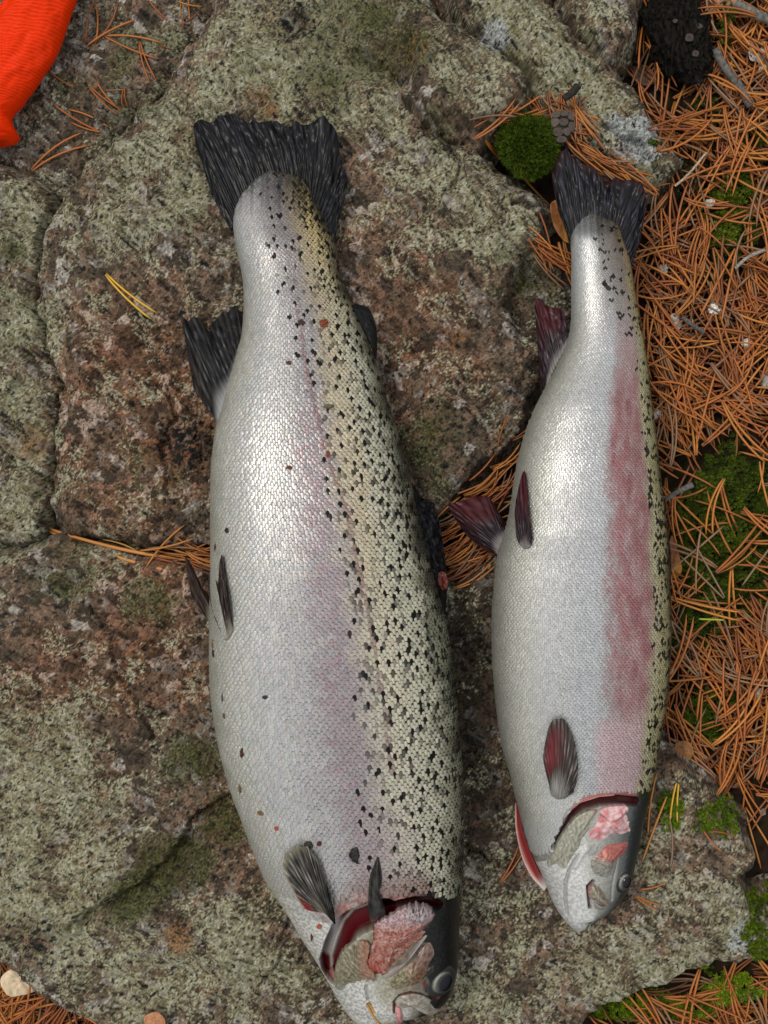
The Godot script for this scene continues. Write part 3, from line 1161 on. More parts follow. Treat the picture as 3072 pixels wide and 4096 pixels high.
func build_big_trout() -> void:
	var f := Fish.new()
	fish_big = f
	f.setup([[699, 1055, 1150, 7.6], [712, 1020, 1215, 8.0], [741, 992, 1248, 8.7], [800, 955, 1262, 10.5], [889, 936, 1298, 13.5], [981, 948, 1338, 16.6], [1117, 974, 1366, 19.6], [1209, 979, 1400, 22.0], [1339, 971, 1458, 25.4], [1394, 956, 1480, 26.8],
		[1542, 912, 1528, 30.6], [1654, 883, 1564, 33.3], [1718, 868, 1583, 34.7], [1811, 855, 1610, 36.6], [1913, 848, 1636, 38.4], [2042, 847, 1664, 40.5], [2233, 848, 1708, 42.9], [2322, 847, 1734, 43.7], [2433, 845, 1766, 44.4], [2622, 843, 1804, 45],
		[2789, 850, 1823, 45], [2974, 879, 1837, 44.5], [3072, 903, 1846, 44], [3165, 930, 1850, 43], [3276, 972, 1853, 42], [3424, 1028, 1850, 40.5], [3544, 1083, 1841, 39], [3628, 1139, 1839, 37.5], [3739, 1204, 1836, 35], [3840, 1268, 1834, 32],
		[3933, 1320, 1818, 29], [3961, 1335, 1808, 28], [3985, 1350, 1792, 27], [4005, 1362, 1770, 25.5], [4021, 1373, 1725, 24], [4030, 1380, 1665, 23], [4042, 1392, 1622, 22], [4081, 1426, 1606, 19], [4125, 1450, 1600, 15], [4165, 1480, 1585, 10], [4190, 1505, 1560, 3]])
	var root := thing("rainbow_trout", "bigger rainbow trout with black spots and a torn gill cover, lying on the boulders", "fish")
	# where the scaled flank ends at the gill opening
	var gill := f.plans([1150, 3640, 1290, 3690, 1350, 3690, 1400, 3640, 1470, 3625, 1540, 3625, 1620, 3600, 1700, 3590, 1770, 3610, 1900, 3600])
	var gill_at := func(x: float) -> float:
		for i in gill.size() - 1:
			if x < gill[i + 1].x:
				return lerpf(gill[i].y, gill[i + 1].y, clampf((x - gill[i].x) / (gill[i + 1].x - gill[i].x), 0.0, 1.0))
		return gill[gill.size() - 1].y
	var flank := [[0.0, lin(0.40, 0.40, 0.35)], [0.08, lin(0.50, 0.50, 0.46)], [0.24, lin(0.44, 0.44, 0.44)], [0.42, lin(0.37, 0.362, 0.368)], [0.55, lin(0.28, 0.265, 0.275)], [0.64, lin(0.36, 0.33, 0.30)], [0.74, lin(0.49, 0.465, 0.37)], [0.88, lin(0.48, 0.465, 0.365)], [0.96, lin(0.20, 0.20, 0.14)], [1.0, lin(0.07, 0.07, 0.05)]]
	# black spots: many towards the back and the tail
	var spots: Array = []
	var cells := {}
	for i in 5000:
		var y := rng.randf_range(700, 3760)
		var k := f.ix(y)
		var lowest := lerpf(0.28, 0.58, sstep(900, 1900, y))
		if y > 2900: lowest = lerpf(0.58, 0.50, sstep(2900, 3500, y))
		var ff := rng.randf()
		if ff < lowest: continue
		if rng.randf() > lerpf(0.22, 1.0, sstep(lowest, lowest + 0.16, ff)): continue
		var q := Vector2(lerpf(f.L[k], f.R[k], ff), y)
		var r := rng.randf_range(7, 11.5) * (0.8 if y < 1300 else 1.0)
		var crowded := false
		for s in spots:
			if absf(s[0].y - q.y) < 40.0 and q.distance_to(s[0]) < (22.0 if y < 1300 else 30.0) * lerpf(1.25, 0.8, sstep(0.6, 1.0, ff)):
				crowded = true
				break
		if crowded: continue
		spots.append([q, r, rng.randf_range(0.7, 1.5)])
	for s in spots:
		var key := Vector2i(int(s[0].x / 50.0), int(s[0].y / 50.0))
		for dx in [-1, 0, 1]:
			for dy in [-1, 0, 1]:
				var kk := key + Vector2i(dx, dy)
				if not cells.has(kk): cells[kk] = []
				cells[kk].append(s)
	var spotted := func(q: Vector2) -> float:
		var best := 0.0
		for s in cells.get(Vector2i(int(q.x / 50.0), int(q.y / 50.0)), []):
			var d: Vector2 = q - s[0]
			d.x *= s[2]
			best = maxf(best, 1.0 - sstep(s[1] * 0.75, s[1] * 1.15, d.length()))
		return best
	var lateral := f.plans([1190, 1250, 1230, 1500, 1300, 1800, 1390, 2050, 1440, 2300, 1490, 2550, 1540, 2850, 1570, 3100])
	var tone := func(q: Vector2, u: float) -> Color:
		var ff := u * 0.5 + 0.5
		ff += N.skin_b.get_noise_2d(q.x, q.y) * 0.05
		# towards the tail the dark back comes lower
		var c := ramp(flank, ff)
		var tail := 1.0 - sstep(760, 1500, q.y)
		c = c.lerp(ramp([[0.0, lin(0.42, 0.44, 0.45)], [0.2, lin(0.38, 0.375, 0.375)], [0.45, lin(0.23, 0.21, 0.215)], [0.70, lin(0.23, 0.20, 0.165)], [0.86, lin(0.46, 0.35, 0.15)], [1.0, lin(0.12, 0.10, 0.06)]], ff), tail)
		# warm gold between the lilac and the back
		var gold := sstep(0.60, 0.68, ff) * (1.0 - sstep(0.74, 0.84, ff)) * (1.0 - sstep(2000, 2900, q.y))
		c = c.lerp(lin(0.42, 0.33, 0.19), gold * 0.4)
		var pink := exp(-pow((ff - 0.53) / 0.07, 2.0)) * sstep(1500, 1900, q.y)
		c = c.lerp(lin(0.30, 0.225, 0.25), pink * clampf(0.45 + N.wear.get_noise_2d(q.x, q.y) * 0.9, 0.0, 0.85))
		var front := sstep(3050, 3500, q.y) * sstep(0.42, 0.55, ff) * (1.0 - sstep(0.72, 0.82, ff))
		c = c.lerp(lin(0.34, 0.285, 0.29), front * 0.7)
		return c
	var dark_cut := func(q: Vector2) -> float:
		return q.y - gill_at.call(q.x)
	var skin := func(q: Vector2, u: float) -> Color:
		var ff := u * 0.5 + 0.5
		var n1: float = N.skin.get_noise_2d(q.x, q.y)
		var past: float = dark_cut.call(q)
		var c: Color
		if past < 0.0:
			c = tone.call(q, u)
			c = c * lerpf(lerpf(0.45, 1.0, sstep(-420.0, -200.0, past)), 0.05, sstep(0.45, 0.72, ff)) * (1.0 + 0.4 * n1) * (1.0 - 0.75 * (1.0 - sstep(720.0, 900.0, q.y)))
			if ff > 0.92: c = c.lerp(lin(0.010, 0.0105, 0.010), 0.8)
			# bare reddish skin along the gill opening
			var near := sstep(-115, -10, past) * sstep(0.18, 0.3, ff) * (1.0 - sstep(0.70, 0.84, ff))
			c = c.lerp(lin(0.30, 0.155, 0.135) * (1.0 + 0.7 * N.wear.get_noise_2d(q.x * 1.6, q.y * 1.6) + 0.5 * n1), near * clampf(0.8 + 0.9 * N.wear.get_noise_2d(q.x, q.y), 0.0, 0.92))
		else:
			# head: white jaw, golden grey cheek, black crown
			c = ramp([[0.0, lin(0.54, 0.54, 0.51)], [0.30, lin(0.58, 0.58, 0.56)], [0.48, lin(0.36, 0.345, 0.275)], [0.62, lin(0.26, 0.225, 0.17)], [0.72, lin(0.17, 0.155, 0.13)], [0.80, lin(0.020, 0.021, 0.021)], [1.0, lin(0.010, 0.0105, 0.0105)]], ff + n1 * 0.05 + N.wear.get_noise_2d(q.x, q.y) * 0.05)
			if q.y > 3900:
				c = c.lerp(lin(0.60, 0.60, 0.58), sstep(3900, 4000, q.y) * (1.0 - sstep(1600, 1680, q.x)) * 0.9)
			c = c * (1.0 + 0.45 * n1)
			var freck: float = N.wear.get_noise_2d(q.x * 2.3, q.y * 2.3)
			if ff > 0.78 and freck > 0.28:
				c = c.lerp(lin(0.01, 0.01, 0.01), 0.8)
		return c
	var slit := f.plans([1320, 3935, 1330, 3860, 1350, 3790, 1378, 3725, 1415, 3688, 1470, 3660, 1540, 3640, 1600, 3618, 1655, 3606, 1720, 3606, 1755, 3622])
	slit.append_array(f.plans([1480, 3670, 1482, 3760, 1475, 3850, 1500, 3880]))
	var lips := f.plans([1560, 4040, 1640, 4042, 1700, 4032, 1780, 4016])
	var blood := lin(0.10, 0.006, 0.008)
	var marks := [
		mark(f, [1336, 3900, 1330, 3860, 1350, 3790, 1378, 3725, 1415, 3694, 1470, 3670, 1540, 3650], 56, 0.012, blood, 1.0, 0.75),
		mark(f, [1540, 3636, 1600, 3618, 1655, 3606, 1720, 3606, 1755, 3622], 20, 0.008, lin(0.03, 0.004, 0.004), 1.0, 0.5),
		mark(f, [1325, 3905, 1322, 3850, 1345, 3775, 1372, 3705, 1412, 3660, 1480, 3636], 13, -0.0012, lin(0.50, 0.46, 0.43), 0.75, 0.0),
		mark(f, [1350, 3690, 1360, 3640, 1380, 3600], 20, 0.0015, lin(0.36, 0.19, 0.17), 0.8, 0.2),
		mark(f, [1300, 3650, 1340, 3690, 1335, 3760, 1310, 3830], 34, -0.0015, lin(0.50, 0.51, 0.50), 0.7, 0.0),
		mark(f, [1580, 4050, 1578, 4010, 1600, 3985, 1640, 3972, 1680, 3980, 1720, 4000], 9, 0.003, lin(0.20, 0.05, 0.06), 0.9, 0.3),
		mark(f, [1470, 4000, 1462, 3950, 1478, 3905, 1500, 3890], 7, 0.0016, lin(0.28, 0.28, 0.26), 0.6, 0.2),
		mark(f, [1700, 3935, 1715, 3965, 1750, 3990], 12, 0.0012, lin(0.22, 0.03, 0.025), 0.9, 0.1),
	]
	obj("body", fish_body(f, skin, marks, 3350.0, 5.5, 280), M.skin, root)
	var scale_tint := func(q: Vector2, u: float) -> Color:
		var ff := u * 0.5 + 0.5
		var c: Color = tone.call(q, u)
		c = c * rng.randf_range(0.90, 1.10) * 1.22
		c = c.lerp(lin(0.018, 0.018, 0.019), (1.0 - sstep(690.0, 900.0, q.y + 70.0 * N.wear.get_noise_2d(q.x * 2.0, 9.0) - 60.0 * sstep(0.2, 0.9, ff))) * 0.85)
		c = c.lerp(Color(c.r * rng.randf_range(0.95, 1.05), c.g, c.b * rng.randf_range(0.94, 1.06)), 0.7)
		if line_dist(q, lateral) < 8.0 and rng.randf() < 0.75:
			c = c.lerp(lin(0.22, 0.10, 0.11), 0.55)
		var nearg := sstep(-150.0, -20.0, dark_cut.call(q))
		if ff > 0.3 and ff < 0.85: c = c.lerp(lin(0.27, 0.17, 0.15), nearg * 0.8)
		if ff < 0.36: c = c.lerp(lin(0.54, 0.54, 0.51), sstep(-330, -90, dark_cut.call(q)))
		var sp: float = spotted.call(q)
		if sp > 0.0:
			c = c.lerp(lin(0.012, 0.012, 0.012), sp)
		elif ff > 0.62 and rng.randf() < 0.14:
			c = c * rng.randf_range(0.15, 0.7)
		return c
	var scale_keep := func(q: Vector2, u: float) -> bool:
		return dark_cut.call(q) < -lerpf(70.0, 14.0, sstep(-0.1, 0.5, u)) - 26.0 * absf(N.wear.get_noise_2d(q.x * 1.5, 5.0)) and q.y > 705.0
	fish_scales(f, root, 0.00355, 705.0, 3760.0, scale_tint, scale_keep, 0.72)

	# tail fin
	var fin_black := func(s: float, t: float, r: float) -> Color:
		var n: float = N.fin.get_noise_2d(s * 52.0 + 3.0 * t, t * 1.3)
		var c := lin(0.0085, 0.009, 0.0105) * (1.0 + 0.8 * n) + lin(0.05, 0.055, 0.064) * pow(maxf(0.0, n), 2.5) * 0.8
		if t < 0.35 and N.fin.get_noise_2d(s * 22.0 + 7.0, t * 12.0) > 0.3:
			c = c * 0.3
		return c
	var tr := PackedVector3Array()
	for p in [[926, 925], [955, 850], [1005, 790], [1065, 765], [1140, 765], [1200, 772], [1240, 800], [1262, 850], [1290, 910], [1334, 990]]:
		tr.append(W(p[0], p[1], 0.0165))
	var tt := PackedVector3Array()
	for p in [[840, 770], [762, 470], [835, 462], [905, 446], [985, 470], [1065, 478], [1150, 478], [1230, 474], [1328, 470], [1372, 640], [1393, 735], [1362, 850]]:
		tt.append(W(p[0], p[1], 0.012))
	obj("tail_fin", fin_mesh(tr, tt, 36, fin_black, 0.0010, 0.0016, 0.10, 0.001, 0.003), M.fin, root)
	# anal fin, forked and frayed at its tip
	var fin_grey := func(s: float, t: float, r: float) -> Color:
		var n: float = N.fin.get_noise_2d(s * 30.0 + 3.0, t * 3.0)
		var c := lin(0.020, 0.0195, 0.021) * (1.0 + 0.7 * n) + lin(0.11, 0.11, 0.12) * pow(maxf(0.0, n), 2.5)
		c = c * (0.45 + 0.95 * r)
		return c.lerp(lin(0.42, 0.43, 0.44), (1.0 - sstep(0.0, 0.28, t)) * 0.75)
	var ar := line3(f, [880, 1712, 905, 1640, 935, 1560, 960, 1450, 985, 1345], -0.004)
	var at_ := flat3([770, 1550, 724, 1284, 740, 1266, 790, 1268, 828, 1300, 862, 1264, 905, 1246, 948, 1222, 972, 1330], 0.010)
	obj("anal_fin", fin_mesh(ar, at_, 15, fin_grey, 0.0007, 0.0013, 0.06, 0.001, 0.004), M.fin, root)
	# adipose fin
	var fin_plain := func(s: float, t: float, r: float) -> Color:
		return lin(0.009, 0.0095, 0.010) * (1.0 + N.fin.get_noise_2d(s * 12.0, t * 7.0))
	obj("adipose_fin", fin_mesh(flat3([1496, 1425, 1475, 1360, 1440, 1290, 1405, 1220], 0.030), flat3([1506, 1440, 1508, 1330, 1480, 1240, 1425, 1214], 0.026), 8, fin_plain, 0.0001, 0.003, 0.0, 0.001), M.fin, root)
	# dorsal fin folded along the back
	obj("dorsal_fin", fin_mesh(flat3([1778, 2455, 1740, 2330, 1712, 2260, 1690, 2180, 1668, 2090, 1650, 2000, 1636, 1925], 0.034), flat3([1784, 2440, 1790, 2350, 1788, 2280, 1778, 2200, 1764, 2120, 1748, 2040, 1726, 2003, 1690, 1990, 1660, 1945], 0.020), 14, fin_black, 0.0008, 0.0016, 0.05, 0.002, 0.004), M.fin, root)
	var raw := leaf_mesh([-0.004, -0.006, 0.003, -0.007, 0.006, 0.002, 0.003, 0.008, -0.003, 0.006], 0.001, 0.0, func(e, t): return lin(0.11, 0.018, 0.010) * (1.0 + 0.8 * N.lump.get_noise_3d(e.x * 3, 0, e.y * 3)))
	var rw := obj("torn_patch", raw, M.flesh, root)
	rw.position = W(1768, 2322, 0.0305)
	rw.scale = Vector3(0.62, 1.0, 0.7)
	rw.set_meta("label", "raw red tear in the dorsal fin")
	# pelvic fins
	var fin_pelvic := func(s: float, t: float, r: float) -> Color:
		var n: float = N.fin.get_noise_2d(s * 16.0 + 9.0, t * 2.5)
		var c := lin(0.030, 0.022, 0.020) * (1.0 + 0.8 * n) + lin(0.10, 0.09, 0.09) * pow(maxf(0.0, n), 2.0)
		c = c * (0.45 + 0.95 * r)
		return c.lerp(lin(0.34, 0.32, 0.27), (1.0 - sstep(0.0, 0.3, t)) * 0.7)
	obj("pelvic_fin", fin_mesh(line3(f, [838, 2510, 845, 2480, 852, 2440], -0.01), flat3([765, 2390, 738, 2236, 745, 2228, 768, 2262, 806, 2345, 828, 2370], 0.016), 9, fin_pelvic, 0.0006, 0.0013, 0.03, 0.002), M.fin, root)
	var pr := line3(f, [900, 2562, 918, 2552, 935, 2520], 0.001)
	obj("pelvic_fin", fin_mesh(pr, line3(f, [850, 2440, 833, 2330, 846, 2258, 872, 2330, 880, 2240, 893, 2220, 915, 2350, 925, 2440], 0.004), 10, fin_pelvic, 0.0009, 0.0014, 0.04, 0.001, 0.003), M.fin, root)
	# pectoral fin
	var fin_pect := func(s: float, t: float, r: float) -> Color:
		var n: float = N.fin.get_noise_2d(s * 26.0, t * 2.0 + 4.0)
		var c := lin(0.050, 0.047, 0.043) * (1.0 + 0.9 * n) + lin(0.26, 0.26, 0.25) * pow(maxf(0.0, n), 1.6) * r
		c = c * (0.5 + 0.9 * r)
		c = c.lerp(lin(0.34, 0.31, 0.25), (1.0 - sstep(0.0, 0.45, t)) * (1.0 - sstep(0.2, 0.6, s)) * 0.8)
		c = c.lerp(lin(0.16, 0.012, 0.010), (1.0 - sstep(0.02, 0.14, s)) * sstep(0.45, 0.6, t) * 0.9)
		c = c.lerp(lin(0.30, 0.27, 0.19), sstep(0.86, 1.0, t) * (1.0 - s) * 0.7)
		return c.lerp(lin(0.014, 0.014, 0.015), sstep(0.72, 1.0, s) * 0.85)
	obj("pectoral_fin", fin_mesh(line3(f, [1305, 3650, 1322, 3672, 1342, 3695], 0.0015), line3(f, [1215, 3625, 1175, 3555, 1130, 3460, 1140, 3400, 1168, 3378, 1205, 3362, 1232, 3375, 1270, 3420, 1302, 3500, 1325, 3570, 1340, 3640], 0.0055), 20, fin_pect, 0.0014, 0.0020, 0.06, 0.004, 0.002), M.fin, root)
	# dark torn flap standing over the gill opening
	var flap_tint := func(q: Vector2, t: float) -> Color:
		var c: Color = lin(0.020, 0.020, 0.018) * (1.0 + 0.9 * N.wear.get_noise_2d(q.x * 2.0, q.y))
		return c.lerp(lin(0.16, 0.075, 0.085), sstep(3560, 3640, q.y))
	obj("gill_flap", plate(f, [1512, 3425, 1526, 3480, 1528, 3530, 1520, 3560, 1530, 3600, 1542, 3650, 1520, 3670, 1490, 3690, 1474, 3650, 1474, 3560, 1480, 3500, 1496, 3460], [1502, 3560], 0.001, 0.0055, flap_tint), M.flesh, root)
	# gill cover
	var stripes := func(q: Vector2, t: float) -> float:
		return -0.0007 * (0.5 + 0.5 * cos(q.distance_to(Vector2(1600, 3640)) * 0.36 + 5.0 * N.wear.get_noise_2d(q.x * 0.7, q.y * 0.7))) * (1.0 - t * t)
	var rays_tint := func(q: Vector2, t: float) -> Color:
		var w := 0.5 + 0.5 * cos(q.distance_to(Vector2(1600, 3640)) * 0.36 + 5.0 * N.wear.get_noise_2d(q.x * 0.7, q.y * 0.7))
		var c := lin(0.34, 0.315, 0.21).lerp(lin(0.12, 0.11, 0.085), w * 0.75)
		c = c.lerp(lin(0.34, 0.15, 0.11), sstep(1415, 1470, q.x) * (1.0 - sstep(3800, 3870, q.y)) * 0.7)
		return c.lerp(lin(0.56, 0.57, 0.55), sstep(3855, 3935, q.y) * 0.9) * (1.0 + 0.35 * N.skin.get_noise_2d(q.x, q.y))
	obj("gill_membrane", plate(f, [1336, 3905, 1345, 3850, 1368, 3800, 1400, 3772, 1440, 3758, 1475, 3765, 1478, 3800, 1470, 3850, 1500, 3890, 1490, 3930, 1440, 3950, 1385, 3960, 1345, 3945], [1420, 3860], 0.0030, 0.0035, rays_tint, stripes, 20, 7, 3.0, skin, [slit, 60.0]), M.skin, root)
	var cover_tint := func(q: Vector2, t: float) -> Color:
		var n: float = N.wear.get_noise_2d(q.x, q.y)
		var n2: float = N.skin.get_noise_2d(q.x * 1.5, q.y * 1.5)
		var c := lin(0.215, 0.080, 0.058).lerp(lin(0.30, 0.165, 0.145), clampf(0.35 + n * 1.3, 0.0, 1.0))
		c = c.lerp(lin(0.22, 0.030, 0.018), (1.0 - sstep(1500, 1560, q.x)) * sstep(3700, 3800, q.y) * 0.85)
		c = c.lerp(lin(0.30, 0.24, 0.26), (1.0 - sstep(3590, 3640, q.y)) * 0.7)
		c = c.lerp(lin(0.13, 0.11, 0.10), sstep(1680, 1740, q.x) * 0.7)
		return c * (1.0 + 0.8 * n2)
	var cover := obj("gill_cover", plate(f, [1478, 3815, 1490, 3760, 1496, 3700, 1515, 3676, 1550, 3662, 1610, 3628, 1660, 3618, 1715, 3622, 1735, 3660, 1722, 3720, 1680, 3775, 1640, 3810, 1605, 3850, 1560, 3885, 1500, 3880, 1470, 3850], [1585, 3745], 0.0038, 0.0052, cover_tint, func(q, t): return 0.0007 * N.wear.get_noise_2d(q.x * 1.4, q.y * 1.4), 24, 8, 7.0, skin, [slit, 62.0]), M.flesh, root)
	cover.set_meta("label", "torn reddish gill cover")
	obj("bone_splinters", plate(f, [1608, 3645, 1625, 3630, 1640, 3612, 1650, 3628, 1664, 3606, 1680, 3624, 1694, 3612, 1712, 3640, 1705, 3676, 1670, 3682, 1630, 3670], [1662, 3650], 0.004, 0.0085, func(q, t): return lin(0.36, 0.31, 0.33).lerp(lin(0.12, 0.05, 0.055), clampf(N.wear.get_noise_2d(q.x * 3.0, q.y * 3.0) * 1.5, 0.0, 1.0)), func(q, t): return 0.002 * N.wear.get_noise_2d(q.x * 4.0, q.y * 1.5), 14, 5), M.flesh, root)
	# cheek plate
	var cheek_tint := func(q: Vector2, t: float) -> Color:
		var n2: float = N.skin.get_noise_2d(q.x * 1.6, q.y * 0.9)
		var c := lin(0.25, 0.225, 0.145).lerp(lin(0.235, 0.125, 0.075), sstep(1595, 1680, q.x) * (1.0 - sstep(3860, 3920, q.y)))
		c = c.lerp(lin(0.26, 0.20, 0.19), (1.0 - sstep(3740, 3830, q.y)) * 0.6)
		c = c.lerp(lin(0.19, 0.19, 0.175), sstep(3895, 3960, q.y) * 0.8)
		return c * (1.0 + 0.75 * n2)
	obj("cheek", plate(f, [1735, 3735, 1690, 3780, 1650, 3830, 1605, 3865, 1560, 3900, 1535, 3940, 1560, 3975, 1610, 3965, 1650, 3955, 1690, 3940, 1712, 3900, 1730, 3850, 1760, 3790], [1650, 3890], 0.0016, 0.0044, cheek_tint, null, 18, 7, 0.0, skin, null), M.skin, root)
	obj("preopercle_rim", plate(f, [1725, 3728, 1690, 3765, 1660, 3800, 1630, 3838, 1590, 3868, 1550, 3895, 1530, 3935, 1522, 3930, 1540, 3888, 1585, 3858, 1622, 3828, 1650, 3790, 1685, 3752, 1715, 3722], [1626, 3833], 0.0045, 0.0060, func(q, t): return lin(0.36, 0.32, 0.30) * (1.0 + 0.4 * N.skin.get_noise_2d(q.x, q.y)), null, 5, 6, 0.0, skin, null), M.skin, root)
	# upper jaw
	obj("jaw_plate", plate(f, [1582, 4015, 1590, 3992, 1620, 3980, 1660, 3976, 1700, 3985, 1735, 4004, 1765, 4010, 1740, 4022, 1690, 4024, 1640, 4034, 1600, 4036], [1640, 4006], 0.0016, 0.0048, func(q, t): return lin(0.36, 0.335, 0.29).lerp(lin(0.30, 0.10, 0.10), sstep(0.85, 1.0, t) * 0.8) * (1.0 + 0.5 * N.skin.get_noise_2d(q.x, q.y)), null, 12, 7, 0.0, skin, [lips, 26.0]), M.skin, root)
	var mouth := obj("mouth_lining", plate(f, [1580, 4030, 1604, 4036, 1612, 4060, 1606, 4090, 1600, 4120, 1585, 4110, 1584, 4070], [1596, 4070], 0.001, 0.003, func(q, t): return lin(0.42, 0.20, 0.20) * (1.0 + 0.5 * N.skin.get_noise_2d(q.x * 2.0, q.y * 2.0)), null, 8, 6), M.flesh, root)
	mouth.set_meta("label", "pink torn flesh at the corner of the mouth")
	add_eye(f, root, 1767, 3928, 52, 50, 24)
	# strip of bloody flesh at the throat
	obj("throat_flesh", fin_mesh(line3(f, [1330, 3880, 1345, 3940, 1370, 4000], -0.006), flat3([1300, 3895, 1322, 3950, 1362, 4012], 0.020), 6, func(s, t, r): return lin(0.34, 0.10, 0.09).lerp(lin(0.50, 0.40, 0.37), s), 0.0003, 0.002, 0.1, 0.001), M.flesh, root)

func add_eye(f: Fish, root: Node3D, px: float, py: float, rx: float, rz: float, pr: float) -> void:
	var q := f.plan(px, py)
	var e := 12.0
	var a := f.pt(q.x + e, q.y) - f.pt(q.x - e, q.y)
	var b := f.pt(q.x, q.y - e) - f.pt(q.x, q.y + e)
	var n := a.cross(b).normalized()
	if n.y < 0.0: n = -n
	n = (n + Vector3(0.05, 0.35, 0)).normalized()
	var at := f.pt(q.x, q.y) - n * 0.0012
	var eye := obj("eye", dome(at, n, rx * S * 1.25, rz * S * 1.3, 0.0030, func(t, g):
		var c := lin(0.030, 0.032, 0.034)
		return c.lerp(lin(0.06, 0.057, 0.052), sstep(0.86, 1.0, t))), M.skin, root)
	obj("iris", dome(at + n * 0.0006, n, rx * S * 0.98, rz * S, 0.0036, func(t, g):
		var c := lin(0.085, 0.085, 0.075).lerp(lin(0.02, 0.02, 0.021), clampf(0.4 + N.fin.get_noise_2d(g * 3.0, t * 4.0) + sin(g + 0.6) * 0.35, 0.0, 1.0) * 0.85)
		c = c.lerp(lin(0.30, 0.30, 0.26), exp(-pow((t - 0.74) / 0.07, 2.0)) * clampf(0.15 - 0.75 * sin(g + 0.8), 0.0, 1.0))
		return c.lerp(lin(0.02, 0.02, 0.022), sstep(0.84, 0.98, t))), M.eye, eye)
	obj("pupil", dome(at + n * 0.0032 + Vector3(rx * S * 0.14, 0, -rz * S * 0.08), n, pr * S * 1.35, pr * S * 1.55, 0.0016, func(t, g): return lin(0.006, 0.007, 0.009).lerp(lin(0.03, 0.034, 0.04), sstep(0.8, 1.0, t))), M.eye, eye)

